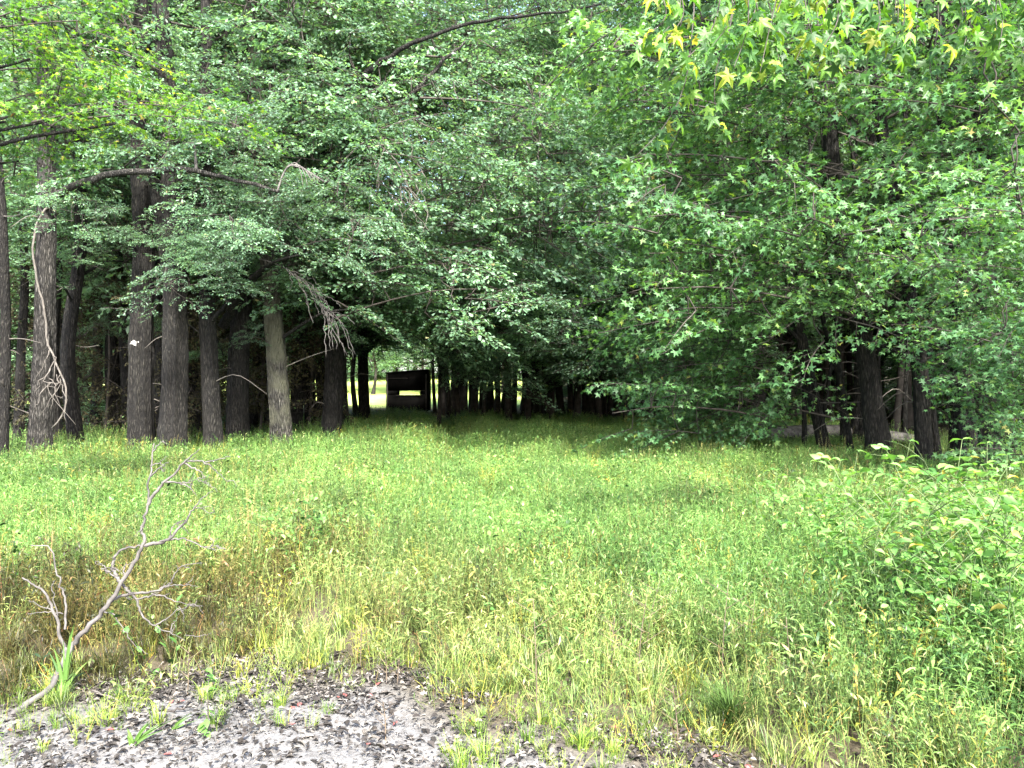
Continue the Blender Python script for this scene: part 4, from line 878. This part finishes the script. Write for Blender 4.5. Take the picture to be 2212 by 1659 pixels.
# dense tuft of fine dark grass at lower right
root = empty('grass_clump', P(1580, 1575, 3.58) * (1, 1, 0) + (0, 0, .0)); tag(root, 'dense rounded clump of fine dark green grass at lower right', 'grass clump')
cm = leafmat('clump_leaf', [(0, (.03, .06, .012)), (1, (.085, .14, .03))], trans=.25, rough=.75, spec=.15, tint=(1.2, 1.2, .6)); acc_me = blade_tuft(990, 330, .27, .07, .0026, .75); acc_me.materials.clear(); acc_me.materials.append(cm); obj('blades', acc_me, root)

# sweetgum balls and red fallen leaves on the silt
M_BALL = plain('gumball', (.008, .007, .006), (.025, .02, .016), 20, .9); M_RED = plain('red_leaf', (.10, .03, .03), (.20, .06, .05), 20, .6)
def ball_mesh():
    g2 = np.random.default_rng(5); n, mth = 10, 14; th = np.linspace(0, np.pi, n); V = []
    for a in th:
        for b_ in np.linspace(0, 2 * np.pi, mth, endpoint=False):
            r = .016 * g2.choice([1.0, 1.28]); V.append((r * math.sin(a) * math.cos(b_), r * math.sin(a) * math.sin(b_), r * math.cos(a)))
    i = (np.arange(n - 1)[:, None] * mth + np.arange(mth)[None]).ravel(); j = (np.arange(n - 1)[:, None] * mth + (np.arange(mth)[None] + 1) % mth).ravel()
    return mesh('sweetgum_ball', V, [np.stack([i, j, j + mth, i + mth], -1)], [M_BALL], [0])
bm_ = ball_mesh(); g = np.random.default_rng(66)
for u, v in ((809, 1608), (1031, 1605), (1349, 1628), (638, 1638), (890, 1470), (1135, 1585), (845, 1572), (985, 1590), (1095, 1612), (1430, 1640), (520, 1632), (1850, 1625), (560, 1500), (715, 1560)):
    d = 1671 * 1.6 / (v - 829.5); x = (u - 1106) / FPX * d; o = obj('sweetgum_ball', bm_, None, (x, d, float(gz(x, d)) + .018), tuple(g.uniform(0, 6, 3)), g.uniform(.45, .7)); tag(o, 'dark spiky sweetgum seed ball lying on the silt', 'seed ball', 'sweetgum balls on the silt')
V, Fs = leaf_ovate(); V = V.copy(); V[:, 2] += .6 * (V[:, 0] - .5) ** 2 + .5 * abs(V[:, 1]); redm = mesh('red_leaf', V, Fs, [M_RED], [0] * len(Fs), smooth=True)
for u, v in ((375, 1525), (400, 1528), (635, 1548), (727, 1530), (745, 1534), (800, 1528), (1015, 1592), (790, 1642), (650, 1540), (247, 1595), (112, 1610), (622, 1595), (1180, 1594), (25, 1572), (372, 1655), (545, 1510), (1540, 1640), (1610, 1655), (1270, 1630), (815, 1510), (1320, 1590), (860, 1590)):
    d = 1671 * 1.6 / (v - 829.5); x = (u - 1106) / FPX * d; o = obj('fallen_red_leaf', redm, None, (x, d, float(gz(x, d)) + .012), (g.normal(0, .2), g.normal(0, .2), g.uniform(0, 6.28)), g.uniform(.03, .048)); tag(o, 'small dull red fallen leaf lying on grey silt', 'leaf', 'red fallen leaves on the silt')
# lichen on T3
g2 = np.random.default_rng(2); V = []
for a in np.linspace(0, 2 * np.pi, 14, endpoint=False): V.append((.09 * g2.uniform(.45, 1.2) * math.cos(a), .01, .06 * g2.uniform(.45, 1.2) * math.sin(a)))
V = np.vstack([[0, -.02, 0], V]); F = np.array([[0, 1 + i, 1 + (i + 1) % 14] for i in range(14)])
obj('lichen_patch', mesh('lichen_patch', V, [F], [plain('lichen', (.16, .16, .15), (.35, .34, .32), 30, .9)], [0]), T3['root'], (0, -T3['r'] * 1.06, CAM_H - (742 - 829.5) / FPX * 14.5 - T3['z0']))
# pale fallen log behind the right opening
root = empty('fallen_log', P(1810, 925, 17) * (1, 1, 0)); tag(root, 'pale grey fallen log lying on the ground in the dark right opening', 'log')
V, Fs = tube(spline([[-1.8, 0, .45], [0, .1, .55], [1.9, -.4, .35]], 14), np.linspace(.17, .11, 14), 12, .06, 3); obj('trunk', mesh('trunk', V, Fs, [M_DEAD], [0] * len(Fs), smooth=True), root)

# ------------------------------------------------------------------ the near sweetgum branch over the upper right
root = empty('sweetgum_branch_overhead', (3.6, 4.9, float(gz(3.6, 4.9))));
root.name = 'sweetgum_tree'; tag(root, 'near sweetgum whose yellow green star leaves hang into the upper right corner', 'sweetgum tree')
rb = np.array([4.6, 4.9, float(gz(4.6, 4.9))]); root.location = rb.tolist()
me = trunk_mesh('trunk', [[0, 0, -.1], [.05, 0, 2.5], [0, .05, 5], [.1, 0, 8]], .13, .06, [M_BARK], sides=18, rings=40); obj('trunk', me, root)
def wl(pts, r0, r1, nm='limb', n=24): 
    V, Fs = tube(spline(np.asarray(pts) - rb, n), np.linspace(r0, r1, n), 7, .05, 3); obj(nm, mesh(nm, V, Fs, [M_TWIG], [0] * len(Fs), smooth=True), root)
zt = 4.25
wl([(4.6, 4.9, 3.7), (3.6, 4.9, 4.3), (2.4, 4.8, 4.5), (1.4, 4.7, 4.4), (.7, 4.6, 4.25)], .05, .012); wl([(4.6, 4.9, 4.2), (3.4, 5.6, 4.9), (2.2, 5.6, 4.9), (1.2, 5.5, 4.75)], .04, .01)
LEAF_ST = []
for k, r_ in enumerate((.1, .4, .6, .86, .945, .98)):  # last two shades are yellow, coloured as if lit from behind
    V, Fs = leaf_star(True); V = V.copy(); V[:, 2] = V[:, 2] * (.6 + .7 * k) + .35 * np.abs(V[:, 1]) * ((k * 5 % 3) - 1); V[:, 0] *= 1 + .05 * (k % 3); LEAF_ST.append(mesh('leaf', V, Fs, [M_NEARGUM], [0] * len(Fs), {'rnd': np.full(len(V), r_)}))
tw = [[(1470, -30), (1462, 40), (1404, 93), (1367, 133)], [(1590, -30), (1575, 67), (1555, 117), (1545, 173), (1543, 227), (1555, 277)], [(1500, -30), (1490, 120), (1470, 210), (1424, 287), (1370, 340)], [(1690, -30), (1671, 60), (1678, 107), (1691, 170)],
      [(1825, -30), (1815, 60), (1810, 127)], [(1935, -30), (1951, 60), (1945, 130)], [(2026, -30), (2025, 77), (2008, 140), (2021, 187)], [(1740, -30), (1745, 60), (1720, 130)], [(1560, -30), (1540, 60), (1500, 110), (1440, 160)]]
g = np.random.default_rng(15)
for q in range(34):
    u = g.uniform(1400, 2260); l = g.uniform(70, 210) * (.55 if u > 1900 else .8); tw.append([(u, -40), (u + g.normal(0, 15), l * .4), (u + g.normal(-12, 20), l)])
leafs = []
for k, t in enumerate(tw):
    d = 4.6 + .9 * g.random(); p = spline([P(a, b_, d) for a, b_ in t], 14)
    z0 = p[0]; top = z0 + (g.normal(0, .12), g.normal(0, .1), .35 + .2 * g.random())
    V, Fs = tube(spline(np.vstack([[top], p[::3], p[-1:]]) - rb, 14), np.linspace(.006, .0018, 14), 4); obj('twig', mesh('twig', V, Fs, [M_DARKTWIG], [0] * len(Fs), smooth=True), root)
    ln = np.linalg.norm(np.diff(p, axis=0), axis=1).sum(); n = int(ln / .045) + 2
    for j in range(n):
        c = p[min(13, int((j + .5) / n * 14))] + g.normal(0, .01, 3); a = g.uniform(0, 6.28); dr = np.array([math.cos(a) * .8, math.sin(a) * .5, -g.uniform(.3, 1.1)]); st = c + nrm(dr) * .03
        nn = np.array([g.normal(0, .5), -g.uniform(.1, 1.1), g.uniform(.1, 1.0)])
        leafs.append((st, dr, nn, g.uniform(.07, .12), c))
order = sorted(range(len(leafs)), key=lambda i_: abs(leafs[i_][0][1]) * 0 - leafs[i_][3] + .2 * (leafs[i_][0][2] > CAM_H + .52 * leafs[i_][0][1]))
acc = Acc(); tpl = leaf_star(True)
for r_, i_ in enumerate(order):
    st, dr, nn, s_, c = leafs[i_]
    if r_ < 290:
        o = obj('leaf', random.choices(LEAF_ST, (4, 5, 6, 5, 2.4, .5))[0], root); o.matrix_basis = leaf_matrix(st - rb, dr, nn, s_)
    else:
        V, Fs, rr = place(tpl, (st - rb)[None], dr[None], nn[None], s_, g); acc.add(V, Fs, 0, rr)
print('near leaves', len(leafs))
if acc.n: o = obj('leaves', acc.build('leaves', [M_NEARGUM]), root); o['kind'] = 'stuff'

print('tris', sum(len(m.loops) - 2 * len(m.polygons) for m in bpy.data.meshes))
